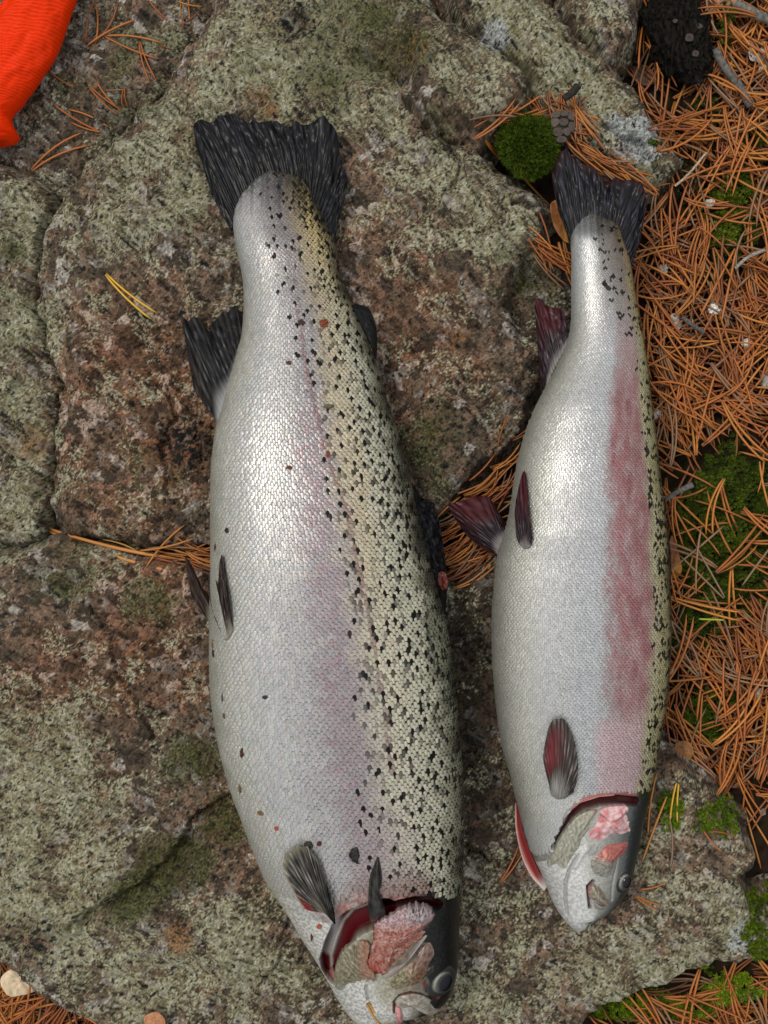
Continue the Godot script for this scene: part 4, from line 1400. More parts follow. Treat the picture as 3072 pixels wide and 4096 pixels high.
func build_small_trout() -> void:
	var f := Fish.new()
	fish_small = f
	f.setup([[851, 2345, 2400, 5.2], [875, 2312, 2428, 5.7], [905, 2297, 2474, 7], [950, 2286, 2486, 10], [992, 2285, 2500, 11], [1024, 2287, 2512, 11.5], [1117, 2287, 2531, 12.5], [1209, 2287, 2545, 13.5], [1302, 2284, 2562, 15], [1376, 2268, 2575, 16.5],
		[1468, 2228, 2588, 18.5], [1561, 2178, 2598, 21], [1635, 2140, 2607, 23], [1737, 2101, 2620, 25], [1839, 2073, 2630, 27], [1950, 2054, 2642, 28.5], [2076, 2034, 2658, 29.5], [2150, 2015, 2664, 30], [2224, 1992, 2668, 30], [2326, 1979, 2673, 30.5],
		[2492, 1969, 2679, 31], [2650, 1971, 2675, 31], [2807, 1985, 2661, 30], [2974, 2008, 2633, 29], [3072, 2036, 2618, 28], [3155, 2056, 2602, 27], [3248, 2080, 2582, 26], [3313, 2096, 2567, 24.5], [3424, 2132, 2545, 23], [3489, 2163, 2531, 22],
		[3544, 2185, 2514, 20.5], [3600, 2207, 2478, 18.5], [3637, 2228, 2436, 17], [3654, 2239, 2398, 16], [3664, 2247, 2362, 15], [3690, 2268, 2348, 12], [3711, 2289, 2332, 7], [3720, 2303, 2322, 2]])
	f.rest = 0.001
	var root := thing("rainbow_trout", "smaller rainbow trout with a dark pink side stripe, lying beside the pine needles", "fish")
	var gill := f.plans([2080, 3480, 2190, 3440, 2240, 3330, 2280, 3260, 2330, 3215, 2400, 3195, 2470, 3188, 2540, 3192, 2620, 3170])
	var gill_at := func(x: float) -> float:
		for i in gill.size() - 1:
			if x < gill[i + 1].x:
				return lerpf(gill[i].y, gill[i + 1].y, clampf((x - gill[i].x) / (gill[i + 1].x - gill[i].x), 0.0, 1.0))
		return gill[gill.size() - 1].y
	var spots: Array = []
	for i in 330:
		var y := rng.randf_range(860, 3150)
		var k := f.ix(y)
		var low := lerpf(0.40, 0.86, sstep(1000, 1700, y))
		var ff := rng.randf_range(low, 1.0)
		if y < 1600 and rng.randf() < 0.35: continue
		spots.append([Vector2(lerpf(f.L[k], f.R[k], ff), y), rng.randf_range(5, 9)])
	var tone := func(q: Vector2, u: float) -> Color:
		var ff := u * 0.5 + 0.5
		ff += N.skin_b.get_noise_2d(q.x + 900.0, q.y) * 0.02
		var c := ramp([[0.0, lin(0.34, 0.34, 0.30)], [0.10, lin(0.44, 0.44, 0.40)], [0.3, lin(0.43, 0.435, 0.44)], [0.52, lin(0.40, 0.41, 0.43)], [0.62, lin(0.34, 0.33, 0.335)], [0.80, lin(0.40, 0.35, 0.33)], [0.875, lin(0.40, 0.37, 0.24)], [0.94, lin(0.36, 0.33, 0.18)], [0.985, lin(0.12, 0.11, 0.06)], [1.0, lin(0.06, 0.06, 0.04)]], ff)
		var tail := 1.0 - sstep(1000, 1500, q.y)
		c = c.lerp(ramp([[0.0, lin(0.42, 0.43, 0.44)], [0.3, lin(0.40, 0.41, 0.42)], [0.5, lin(0.20, 0.19, 0.18)], [0.8, lin(0.17, 0.145, 0.125)], [0.93, lin(0.35, 0.26, 0.12)], [1.0, lin(0.14, 0.11, 0.06)]], ff), tail)
		# the pink stripe, with ragged edges
		var lo_ : float = lerpf(0.60, 0.635, sstep(1600, 2600, q.y)) + N.wear.get_noise_2d(q.x, q.y * 0.5) * 0.035
		var k := sstep(lo_ - 0.07, lo_ + 0.05, ff + N.skin.get_noise_2d(q.x * 0.8, q.y * 0.8) * 0.03) * (1.0 - sstep(0.82, 0.89, ff))
		k *= sstep(1150, 1700, q.y) * (1.0 - 0.62 * sstep(2700, 2960, q.y)) * clampf(0.85 + 0.5 * N.wear.get_noise_2d(q.x, q.y * 0.3 + 700.0), 0.0, 1.0)
		var pk := lin(0.29, 0.115, 0.125).lerp(lin(0.215, 0.058, 0.067), clampf(0.5 + N.wear.get_noise_2d(q.x * 0.6 + 300.0, q.y * 0.4), 0.0, 1.0))
		c = c.lerp(pk, k * 0.86)
		var front := sstep(2820, 2900, q.y) * sstep(0.5, 0.6, ff) * (1.0 - sstep(0.82, 0.85, ff))
		c = c.lerp(lin(0.46, 0.34, 0.36), front * 0.75)
		return c
	var skin := func(q: Vector2, u: float) -> Color:
		var ff := u * 0.5 + 0.5
		var n1: float = N.skin.get_noise_2d(q.x + 500.0, q.y)
		var past: float = q.y - gill_at.call(q.x)
		var c: Color
		if past < 0.0:
			c = tone.call(q, u)
			if c.r > c.g * 1.3: c = Color(c.r * 0.62, c.g * 0.45, c.b * 0.45)
			c = c * lerpf(0.62, 0.08, sstep(0.80, 0.88, ff)) * (1.0 + 0.25 * n1) * (1.0 - 0.75 * (1.0 - sstep(870.0, 1000.0, q.y)))
			var near := sstep(-90, -5, past) * sstep(0.34, 0.42, ff) * (1.0 - sstep(0.80, 0.88, ff))
			c = c.lerp(lin(0.42, 0.13, 0.13), near * (0.85 if ff < 0.6 else 0.45))
		else:
			c = ramp([[0.0, lin(0.56, 0.565, 0.555)], [0.38, lin(0.61, 0.615, 0.61)], [0.55, lin(0.40, 0.40, 0.375)], [0.70, lin(0.24, 0.24, 0.225)], [0.80, lin(0.12, 0.128, 0.128)], [0.88, lin(0.030, 0.033, 0.033)], [1.0, lin(0.014, 0.015, 0.014)]], ff + n1 * 0.03)
			if q.y > 3560:
				c = c.lerp(lin(0.62, 0.63, 0.63), sstep(3560, 3640, q.y) * (1.0 - sstep(2345, 2375, q.x)))
			c = c * (1.0 + 0.3 * n1)
		return c
	var slit := f.plans([2190, 3440, 2210, 3380, 2245, 3320, 2280, 3270, 2330, 3228, 2400, 3206, 2470, 3200, 2540, 3206])
	var lips := f.plans([2355, 3545, 2352, 3590, 2370, 3605, 2420, 3622])
	var marks := [
		mark(f, [2210, 3380, 2245, 3320, 2280, 3270, 2330, 3228, 2400, 3206, 2470, 3200, 2540, 3206], 22, 0.006, lin(0.07, 0.012, 0.014), 1.0, 0.45),
		mark(f, [2262, 3270, 2310, 3222, 2380, 3190, 2450, 3180], 12, -0.0016, lin(0.50, 0.24, 0.20), 0.8, 0.2),
		mark(f, [2205, 3400, 2220, 3350, 2250, 3300, 2275, 3250], 16, -0.002, lin(0.62, 0.63, 0.62), 0.8, 0.2),
		mark(f, [2360, 3630, 2356, 3590, 2352, 3545, 2372, 3525], 8, 0.004, lin(0.20, 0.15, 0.14), 0.8, 0.3),
		mark(f, [2270, 3660, 2262, 3600, 2262, 3530, 2280, 3470, 2310, 3420], 9, 0.0022, lin(0.42, 0.43, 0.43), 0.6, 0.1),
		mark(f, [2300, 3460, 2330, 3410, 2345, 3395], 20, -0.0016, lin(0.62, 0.64, 0.63), 0.7, 0.1),
		mark(f, [2448, 3600, 2452, 3540, 2462, 3490, 2470, 3430], 10, 0.0012, lin(0.55, 0.56, 0.52), 0.5, 0.1),
	]
	obj("body", fish_body(f, skin, marks, 3000.0, 5.5, 210), M.skin, root)
	var scale_tint := func(q: Vector2, u: float) -> Color:
		var c: Color = tone.call(q, u)
		c = c * rng.randf_range(0.90, 1.10) * 1.24
		c = c.lerp(lin(0.02, 0.019, 0.02), (1.0 - sstep(840.0, 1010.0, q.y + 60.0 * N.wear.get_noise_2d(q.x * 2.0, 9.0))) * 0.8)
		var ff := u * 0.5 + 0.5
		if ff < 0.45: c = c.lerp(lin(0.56, 0.565, 0.555), sstep(-260, -60, q.y - gill_at.call(q.x)))
		if c.r > c.g * 1.3: c = c.lerp(lin(0.42, 0.27, 0.28), rng.randf_range(0.0, 0.35))
		if ff > 0.38 or q.y < 1500:
			for s in spots:
				if absf(s[0].y - q.y) < 12.0 and q.distance_to(s[0]) < s[1]:
					c = c.lerp(lin(0.014, 0.014, 0.013), 0.92)
		if ff > 0.86 and rng.randf() < 0.10: c = c * rng.randf_range(0.3, 0.7)
		return c
	var scale_keep := func(q: Vector2, u: float) -> bool:
		return q.y - gill_at.call(q.x) < -lerpf(40.0, 20.0, u * 0.5 + 0.5) and q.y > 868.0
	fish_scales(f, root, 0.0025, 868.0, 3400.0, scale_tint, scale_keep, 0.88)
	var fin_black := func(s: float, t: float, r: float) -> Color:
		var n: float = N.fin.get_noise_2d(s * 44.0 + 5.0, t * 1.3)
		var c := lin(0.012, 0.0115, 0.0145) * (1.0 + 0.8 * n) + lin(0.06, 0.062, 0.08) * pow(maxf(0.0, n), 3.0) * 1.7
		return c.lerp(lin(0.030, 0.012, 0.013), sstep(0.8, 1.0, t) * 0.6)
	obj("tail_fin", fin_mesh(flat3([2286, 990, 2294, 950, 2322, 915, 2352, 900, 2395, 905, 2430, 918, 2466, 940, 2484, 980, 2503, 1030, 2522, 1078], 0.0115), flat3([2238, 850, 2206, 690, 2246, 576, 2290, 610, 2335, 648, 2390, 672, 2432, 720, 2470, 702, 2554, 720, 2586, 752, 2590, 820, 2566, 935, 2535, 1050], 0.008), 28, fin_black, 0.0009, 0.0013, 0.09, 0.001, 0.003), M.fin, root)
	var fin_red := func(s: float, t: float, r: float) -> Color:
		var n: float = N.fin.get_noise_2d(s * 22.0 + 11.0, t * 2.4)
		var c := lin(0.026, 0.019, 0.024) * (1.0 + 0.7 * n) + lin(0.11, 0.09, 0.10) * pow(maxf(0.0, n), 2.0)
		c = c.lerp(lin(0.075, 0.012, 0.014), sstep(0.35, 0.65, t) * exp(-pow((s - 0.55) / 0.28, 2.0)) * 0.6)
		c = c * (0.45 + 0.95 * r)
		return c.lerp(lin(0.30, 0.28, 0.28), (1.0 - sstep(0.0, 0.22, t)) * 0.7)
	obj("anal_fin", fin_mesh(line3(f, [2186, 1552, 2215, 1490, 2245, 1430, 2282, 1345], -0.003), flat3([2165, 1545, 2150, 1400, 2142, 1250, 2145, 1188, 2200, 1225, 2252, 1240, 2276, 1320], 0.007), 12, fin_red, 0.0006, 0.0011, 0.03, 0.001, 0.003), M.fin, root)
	obj("pelvic_fin", fin_mesh(line3(f, [1995, 2220, 2012, 2180, 2030, 2130], -0.008), flat3([1940, 2200, 1870, 2145, 1815, 2070, 1788, 2014, 1830, 2005, 1920, 1980, 1960, 1992, 2000, 2060, 2030, 2110], 0.010), 14, fin_red, 0.0008, 0.0012, 0.03, 0.001, 0.002), M.fin, root)
	obj("pelvic_fin", fin_mesh(line3(f, [2078, 2180, 2100, 2196, 2124, 2186], 0.001), line3(f, [2062, 2150, 2055, 2040, 2068, 1960, 2093, 1880, 2106, 1960, 2116, 2070, 2126, 2150], 0.005), 10, fin_red, 0.0010, 0.0014, 0.02, 0.002), M.fin, root)
	var fin_pect := func(s: float, t: float, r: float) -> Color:
		var n: float = N.fin.get_noise_2d(s * 24.0 + 15.0, t * 2.0)
		var c := lin(0.050, 0.043, 0.040) * (1.0 + 0.8 * n) + lin(0.18, 0.17, 0.17) * pow(maxf(0.0, n), 1.8) * r
		c = c * (0.5 + 0.9 * r)
		c = c.lerp(lin(0.12, 0.020, 0.024), exp(-pow((s - 0.28) / 0.20, 2.0)) * sstep(0.35, 0.5, t) * (1.0 - sstep(0.80, 1.0, t)) * 0.85)
		return c.lerp(lin(0.48, 0.48, 0.45), (1.0 - sstep(0.05, 0.45, t)) * (1.0 - 0.7 * s) * 0.85)
	obj("pectoral_fin", fin_mesh(line3(f, [2205, 3180, 2230, 3195, 2262, 3190], 0.001), line3(f, [2186, 3110, 2168, 3030, 2176, 2960, 2195, 2890, 2230, 2862, 2262, 2880, 2292, 2940, 2306, 3030, 2304, 3100, 2290, 3160], 0.006), 18, fin_pect, 0.0011, 0.0018, 0.05, 0.003, 0.001), M.fin, root)
	# thin dark back fins seen edge on
	obj("dorsal_fin", fin_mesh(flat3([2662, 2330, 2662, 2260, 2656, 2180, 2650, 2110], 0.026), flat3([2684, 2335, 2686, 2270, 2682, 2190, 2668, 2115], 0.012), 8, fin_black, 0.0004, 0.0013, 0.03), M.fin, root)
	obj("adipose_fin", fin_mesh(flat3([2574, 1440, 2566, 1380, 2556, 1320], 0.018), flat3([2584, 1452, 2584, 1390, 2566, 1322], 0.012), 5, fin_black, 0.0001, 0.0018, 0.0), M.fin, root)
	# gill cover, membrane, cheek, jaw
	var stripes := func(q: Vector2, t: float) -> float:
		return -0.0006 * (0.5 + 0.5 * cos(q.distance_to(Vector2(2440, 3290)) * 0.34 + 5.0 * N.wear.get_noise_2d(q.x * 0.7, q.y * 0.7))) * (1.0 - t * t)
	obj("gill_membrane", plate(f, [2214, 3400, 2240, 3345, 2275, 3295, 2310, 3260, 2350, 3240, 2388, 3242, 2385, 3290, 2345, 3345, 2332, 3390, 2310, 3420, 2280, 3465, 2250, 3510, 2215, 3500, 2188, 3450], [2285, 3375], 0.002, 0.0032, func(q, t):
		var w: float = 0.5 + 0.5 * cos(q.distance_to(Vector2(2440, 3290)) * 0.34 + 5.0 * N.wear.get_noise_2d(q.x * 0.7, q.y * 0.7))
		var c := lin(0.44, 0.43, 0.35).lerp(lin(0.20, 0.195, 0.16), w * 0.65)
		c = c.lerp(lin(0.50, 0.10, 0.08), sstep(2325, 2370, q.x) * (1.0 - sstep(3270, 3310, q.y)) * 0.7)
		return c.lerp(lin(0.55, 0.56, 0.54), sstep(3400, 3480, q.y) * 0.7) * (1.0 + 0.25 * N.skin.get_noise_2d(q.x, q.y)), stripes, 20, 7, 2.0, skin, [slit, 40.0]), M.skin, root)
	var pink_cover := func(q: Vector2, t: float) -> Color:
		var c := lin(0.54, 0.36, 0.37).lerp(lin(0.44, 0.16, 0.17), clampf(0.35 + N.wear.get_noise_2d(q.x, q.y) * 1.2 - sstep(2400, 2500, q.x) * 0.4 + (1.0 - sstep(2335, 2390, q.x)) * 0.6, 0.0, 1.0))
		c = c.lerp(lin(0.60, 0.56, 0.60), sstep(2480, 2510, q.x) * (1.0 - sstep(2520, 2535, q.x)) * 0.7)
		return c.lerp(lin(0.36, 0.34, 0.30), sstep(3350, 3385, q.y) * (1.0 - sstep(2390, 2420, q.x)) * 0.8) * (1.0 + 0.30 * N.skin.get_noise_2d(q.x, q.y))
	obj("gill_cover", plate(f, [2394, 3240, 2430, 3222, 2480, 3218, 2510, 3225, 2528, 3280, 2534, 3335, 2490, 3345, 2440, 3352, 2405, 3375, 2370, 3380, 2334, 3365, 2350, 3320, 2380, 3285], [2440, 3290], 0.0032, 0.0044, pink_cover, func(q, t): return 0.0006 * N.wear.get_noise_2d(q.x * 1.5, q.y * 1.5), 20, 7, 2.0, skin, [slit, 42.0]), M.flesh, root)
	obj("cheek", plate(f, [2534, 3345, 2480, 3352, 2430, 3362, 2398, 3388, 2372, 3420, 2345, 3440, 2345, 3480, 2365, 3515, 2400, 3528, 2440, 3520, 2462, 3480, 2475, 3420, 2512, 3408, 2526, 3380], [2430, 3440], 0.0012, 0.0036, func(q, t):
		var c := lin(0.27, 0.265, 0.235).lerp(lin(0.38, 0.12, 0.10), (1.0 - sstep(3395, 3440, q.y + (2480 - q.x) * 0.25)) * 0.95)
		c = c.lerp(lin(0.36, 0.11, 0.11), sstep(2440, 2465, q.x) * (1.0 - sstep(3480, 3520, q.y)) * 0.8)
		return c * (1.0 + 0.55 * N.skin.get_noise_2d(q.x * 1.5, q.y)), null, 16, 6, 0.0, skin, null), M.skin, root)
	obj("preopercle_rim", plate(f, [2398, 3378, 2372, 3408, 2348, 3430, 2340, 3426, 2362, 3396, 2390, 3370], [2370, 3400], 0.003, 0.0048, func(q, t): return lin(0.55, 0.56, 0.55), null, 5, 6, 0.0, skin, null), M.skin, root)
	obj("jaw_plate", plate(f, [2352, 3560, 2362, 3538, 2390, 3534, 2412, 3555, 2430, 3590, 2432, 3618, 2405, 3612, 2375, 3598, 2355, 3585], [2390, 3574], 0.002, 0.0048, func(q, t): return lin(0.30, 0.27, 0.21).lerp(lin(0.46, 0.24, 0.24), sstep(0.72, 0.95, t) * 0.8) * (1.0 + 0.5 * N.skin.get_noise_2d(q.x * 2.0, q.y)), null, 10, 6, 0.0, skin, [lips, 30.0]), M.skin, root)
	obj("snout_plate", plate(f, [2362, 3600, 2385, 3608, 2420, 3622, 2448, 3612, 2436, 3632, 2405, 3646, 2378, 3640, 2364, 3622], [2405, 3624], 0.0006, 0.0028, func(q, t): return lin(0.32, 0.30, 0.285) * (1.0 + 0.2 * N.skin.get_noise_2d(q.x, q.y)), null, 8, 6, 0.0, skin, null), M.skin, root)
	add_eye(f, root, 2495, 3527, 32, 38, 16)
	# the far gill cover hangs open on the belly side, red within
	var gf := obj("far_gill_cover", fin_mesh(flat3([2076, 3200, 2088, 3300, 2112, 3380, 2150, 3470, 2192, 3545], 0.020), flat3([2060, 3215, 2062, 3310, 2084, 3418, 2120, 3500, 2176, 3565], 0.013), 8, func(s, t, r): return lin(0.20, 0.022, 0.022).lerp(lin(0.56, 0.36, 0.33), sstep(0.55, 0.95, t)).lerp(lin(0.58, 0.56, 0.54), sstep(0.8, 1.0, s)), 0.0003, 0.002, 0.02, -0.004), M.flesh, root)
	gf.set_meta("label", "open gill cover showing red flesh")

# ---------------------------------------------------------------- orange glove
func build_glove() -> void:
	var rows := [[95, -150, 350, -120], [17, 10, 298, 20], [-40, 110, 262, 128], [-85, 200, 219, 236], [-130, 290, 160, 325], [-160, 370, 101, 405], [-175, 430, 60, 452], [-182, 470, 48, 478], [-190, 500, 56, 508], [-200, 530, 72, 536], [-200, 552, 76, 552], [-195, 575, 58, 574]]
	var nv := 520
	var nu := 110
	var pos := PackedVector3Array()
	var col := PackedColorArray()
	for v in nv:
		var t := float(v) / (nv - 1) * (rows.size() - 1)
		var i := mini(int(t), rows.size() - 2)
		var fr := t - i
		var r := []
		for k in 4:
			r.append(cubic_interpolate(rows[i][k], rows[i + 1][k], rows[maxi(i - 1, 0)][k], rows[mini(i + 2, rows.size() - 1)][k], fr))
		var a := W(r[0], r[1], -0.004)
		var b := W(r[2], r[3], -0.004)
		var pinch := lerpf(1.0, 0.80, exp(-pow((t - 7.0) / 1.1, 2.0)))
		var endr := sqrt(clampf((rows.size() - 1 - t) / 0.6, 0.0, 1.0))
		for u in nu:
			var th := TAU * u / nu
			var s := -cos(th)
			var hgt := 0.0165 * pinch * lerpf(0.55, 1.0, endr)
			var c := (a + b) / 2.0
			var p := c + (b - c) * s * lerpf(0.96, 1.0, endr)
			var along_ : float = v / float(nv) * 150.0 + sin(th) * 1.2 + N.lump.get_noise_2d(s * 1.0, t * 0.4) * 1.3
			var rib : float = 0.00040 * sin(along_ * TAU * 0.55) * (0.7 + 0.4 * N.lump.get_noise_2d(s * 7.0, t * 5.0))
			var y : float = sin(th) * (hgt + rib) if sin(th) > 0 else sin(th) * hgt * 0.9
			p.y = -0.004 + y + N.lump.get_noise_2d(s * 1.6 + 20.0, t * 0.7) * 0.0014
			pos.append(p)
			var w: float = 0.5 + 0.5 * sin(along_ * TAU * 0.55)
			var n: float = N.lump.get_noise_2d(s * 14.0, t * 14.0)
			col.append(Color(0.70, 0.034, 0.0035).lerp(Color(0.44, 0.014, 0.0015), (1.0 - w) * 0.6) * (1.0 + 0.08 * n))
	var idx := grid_index(nu, nv, true)
	# close the cuff end
	var c0 := pos.size()
	var mid := Vector3.ZERO
	for u in nu: mid += pos[(nv - 1) * nu + u]
	pos.append(mid / nu)
	col.append(Color(0.35, 0.02, 0.004))
	for u in nu:
		idx.append_array([(nv - 1) * nu + u, (nv - 1) * nu + (u + 1) % nu, c0])
	var root := thing("rubber_glove", "bright orange-red ribbed rubber glove with a flared cuff, cut by the top left corner", "glove")
	obj("cuff", finish(pos, col, idx), M.glove, root)

# ---------------------------------------------------------------- moss
func moss_shoot() -> ArrayMesh:
	var pos := PackedVector3Array()
	var col := PackedColorArray()
	var idx := PackedInt32Array()
	var r := RandomNumberGenerator.new()
	r.seed = 5
	for ring in 3:
		for k in 5:
			var a := TAU * (k + ring * 0.4) / 5.0 + r.randf() * 0.5
			var out := Vector3(cos(a), 0, sin(a))
			var side := Vector3(-sin(a), 0, cos(a)) * 0.13
			var y := 0.15 + ring * 0.28
			var tip := out * lerpf(0.62, 0.30, ring / 2.0) + Vector3(0, y + 0.34 + ring * 0.1, 0)
			var b := pos.size()
			pos.append(Vector3(0, y - 0.1, 0) + side)
			pos.append(Vector3(0, y - 0.1, 0) - side)
			pos.append(tip * 0.55 + Vector3(0, 0.12, 0) + side * 0.8)
			pos.append(tip * 0.55 + Vector3(0, 0.12, 0) - side * 0.8)
			pos.append(tip)
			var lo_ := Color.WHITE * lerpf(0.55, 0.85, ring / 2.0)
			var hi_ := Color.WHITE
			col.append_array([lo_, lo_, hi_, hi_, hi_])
			idx.append_array([b, b + 2, b + 1, b + 1, b + 2, b + 3, b + 2, b + 4, b + 3])
	return finish(pos, col, idx)

func moss_field(list: Array, parent: Node) -> MultiMeshInstance3D:
	var mm := MultiMesh.new()
	mm.transform_format = MultiMesh.TRANSFORM_3D
	mm.use_colors = true
	mm.mesh = M.shoot
	mm.instance_count = list.size()
	for i in list.size():
		mm.set_instance_transform(i, list[i][0])
		mm.set_instance_color(i, list[i][1])
	var o := MultiMeshInstance3D.new()
	o.multimesh = mm
	o.material_override = M.moss
	return o

func build_moss() -> void:
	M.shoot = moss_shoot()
	# x, y, rx, ry (photo px), height above ground, shoot size, tint low, tint high, density, label
	var carpets := [
		[2930, 850, 130, 190, 0.010, 0.0036, Color(0.05, 0.075, 0.008), Color(0.17, 0.22, 0.02), 1.0, "olive moss mat right of the smaller trout's tail"],
		[2885, 1085, 62, 52, 0.010, 0.003, Color(0.02, 0.04, 0.006), Color(0.05, 0.09, 0.01), 1.0, "small dark green moss tuft among needles above the white pebbles"],
		[2950, 2120, 270, 330, 0.006, 0.0036, Color(0.035, 0.055, 0.008), Color(0.11, 0.16, 0.015), 1.0, "wide dark green moss mat at the right edge beside the smaller trout's belly"],
		[2800, 2480, 190, 150, 0.005, 0.0036, Color(0.035, 0.065, 0.008), Color(0.10, 0.16, 0.015), 0.9, "moss under crossing needles beside the smaller trout's back"],
		[2860, 2860, 120, 110, 0.005, 0.0033, Color(0.05, 0.09, 0.008), Color(0.13, 0.20, 0.015), 0.7, "moss glimpsed through needles right of the pectoral fin"],
		[2622, 3180, 46, 80, 0.034, 0.003, Color(0.05, 0.10, 0.008), Color(0.14, 0.22, 0.015), 0.9, "small bright moss strip beside the smaller trout's gills"],
		[2830, 3215, 110, 62, 0.030, 0.003, Color(0.05, 0.09, 0.008), Color(0.15, 0.22, 0.015), 0.7, "moss on the rock edge below the needles, right of the smaller trout's head"],
		[3010, 3650, 110, 120, 0.036, 0.0038, Color(0.045, 0.075, 0.006), Color(0.13, 0.19, 0.012), 1.0, "bright green moss on the lower boulder at the right edge"],
		[2620, 4040, 290, 70, 0.006, 0.0038, Color(0.07, 0.12, 0.008), Color(0.22, 0.34, 0.015), 1.0, "bright green moss below the lower boulder along the bottom edge"],
		[2960, 3960, 180, 60, 0.012, 0.0038, Color(0.07, 0.12, 0.008), Color(0.22, 0.34, 0.015), 1.0, "bright green moss in the bottom right corner"],
		[1690, 4085, 150, 52, 0.050, 0.0032, Color(0.025, 0.05, 0.005), Color(0.09, 0.14, 0.01), 1.0, "dark moss patch under the bigger trout's mouth"],
		[1975, 4062, 55, 24, 0.050, 0.0028, Color(0.02, 0.04, 0.005), Color(0.06, 0.10, 0.01), 1.0, "tiny dark moss patch at the bottom edge right of the bigger trout"],
		[2770, 715, 95, 85, 0.012, 0.0032, Color(0.035, 0.028, 0.010), Color(0.09, 0.075, 0.028), 1.0, "brown dried moss clump below the slab's tip"],
		[2900, 100, 36, 130, 0.016, 0.003, Color(0.05, 0.07, 0.01), Color(0.13, 0.17, 0.02), 0.7, "thin moss strip beside the black stump"],
		[2830, 440, 70, 70, 0.006, 0.003, Color(0.04, 0.06, 0.01), Color(0.11, 0.15, 0.02), 0.6, "moss showing between needles right of the slab"],
		[3040, 520, 80, 120, 0.006, 0.003, Color(0.04, 0.07, 0.01), Color(0.12, 0.17, 0.02), 0.8, "moss at the right edge below the grey twig"],
		[2592, 612, 30, 12, 0.042, 0.0022, Color(0.03, 0.06, 0.005), Color(0.08, 0.13, 0.01), 1.0, "moss thread in the crack of the pale slab"],
		[80, 4060, 60, 45, 0.004, 0.003, Color(0.04, 0.06, 0.008), Color(0.12, 0.15, 0.02), 0.8, "olive moss among needles in the bottom left corner"],
		[2790, 3835, 28, 14, 0.045, 0.0024, Color(0.07, 0.12, 0.006), Color(0.18, 0.27, 0.012), 1.0, "small moss tuft on the boulder's lower right rim"],
	]
	for c in carpets:
		var list := []
		var c0 := W(c[0], c[1], -0.04)
		var rx: float = c[2] * S * 1.05
		var rz: float = c[3] * S * 1.05
		var count := int(PI * rx * rz / (c[5] * c[5]) * 4.2 * c[8])
		for i in count:
			var a := rng.randf() * TAU
			var rr := sqrt(rng.randf())
			var n: float = N.edge.get_noise_2d(c0.x + cos(a) * 0.05, c0.z + sin(a) * 0.05)
			rr *= 1.0 + 0.45 * n
			var x := c0.x + cos(a) * rr * rx
			var z := c0.z + sin(a) * rr * rz
			var g := ground_y(x, z)
			var rk := rock_y(x, z)
			var y: float
			if c[4] > 0.025:
				y = maxf(g, rk) - 0.0005
			else:
				if rk > g + c[4] + 0.004: continue
				y = g + c[4] * (1.0 - rr * rr * 0.6) - 0.002
			var lump: float = N.soil.get_noise_2d(x * 3.0, z * 3.0)
			y += 0.002 * lump
			var sz: float = c[5] * rng.randf_range(0.7, 1.25)
			var b := Basis(Vector3.UP, rng.randf() * TAU).scaled(Vector3(sz, sz * rng.randf_range(0.8, 1.3), sz))
			b = Basis(Vector3(1, 0, 0), rng.randf_range(-0.45, 0.45)) * Basis(Vector3(0, 0, 1), rng.randf_range(-0.45, 0.45)) * b
			var t := clampf(0.4 + lump * 0.8 + rng.randf_range(-0.3, 0.3), 0.0, 1.0)
			list.append([Transform3D(b, Vector3(x, y, z)), (c[6] as Color).lerp(c[7], t)])
		moss_spots.append([c0, rx, rz])
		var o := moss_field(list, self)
		o.name = numbered("moss_mat")
		add_child(o)
		tag(o, c[9], "moss", "", "stuff")
	# the moss cushion beside the smaller trout's tail
	var root := thing("moss_cushion", "round bright green moss cushion left of the smaller trout's tail", "moss", W(2112, 588, -0.012))
	var rad := Vector3(0.0165, 0.014, 0.0178)
	obj("mound", blob(rad * 0.92, 3.0, 0.15, func(d): return lin(0.02, 0.035, 0.006)), M.soil, root)
	var list := []
	for i in 2300:
		var d := Vector3(rng.randfn(), absf(rng.randfn()) + 0.05, rng.randfn()).normalized()
		var k: float = 1.0 + 0.15 * N.lump.get_noise_3dv(d * 1.2 + Vector3(3, 0, 0))
		var p := d * rad * k * 0.93
		var sz := 0.0031 * rng.randf_range(0.7, 1.35)
		var up := (d + Vector3(rng.randf_range(-0.5, 0.5), 0.1, rng.randf_range(-0.5, 0.5))).normalized()
		var sd := up.cross(Vector3(0.3, 0.1, 1)).normalized()
		var b := Basis(sd * sz, up * sz * 1.4, sd.cross(up) * sz).rotated(up, rng.randf() * TAU)
		var t := clampf(0.45 + 0.7 * N.lump.get_noise_3dv(d * 4.0) + rng.randf_range(-0.3, 0.3), 0.0, 1.0)
		list.append([Transform3D(b, p), Color(0.022, 0.042, 0.004).lerp(Color(0.10, 0.15, 0.010), t)])
	var o2 := moss_field(list, root)
	o2.name = "shoots"
	o2.set_meta("kind", "stuff")
	root.add_child(o2, true)

# ---------------------------------------------------------------- fallen needles
func over_fish(x: float, z: float, inset: float) -> bool:
	for f in [fish_big, fish_small]:
		for guess in 1:
			var py := z / (S * (H - 0.03) / H) + 2048.0
			var px := x / (S * (H - 0.03) / H) + 1536.0
			if py > f.y0 and py < f.y1:
				var i: int = f.ix(py)
				if px > f.L[i] + inset and px < f.R[i] - inset:
					return true
	return false

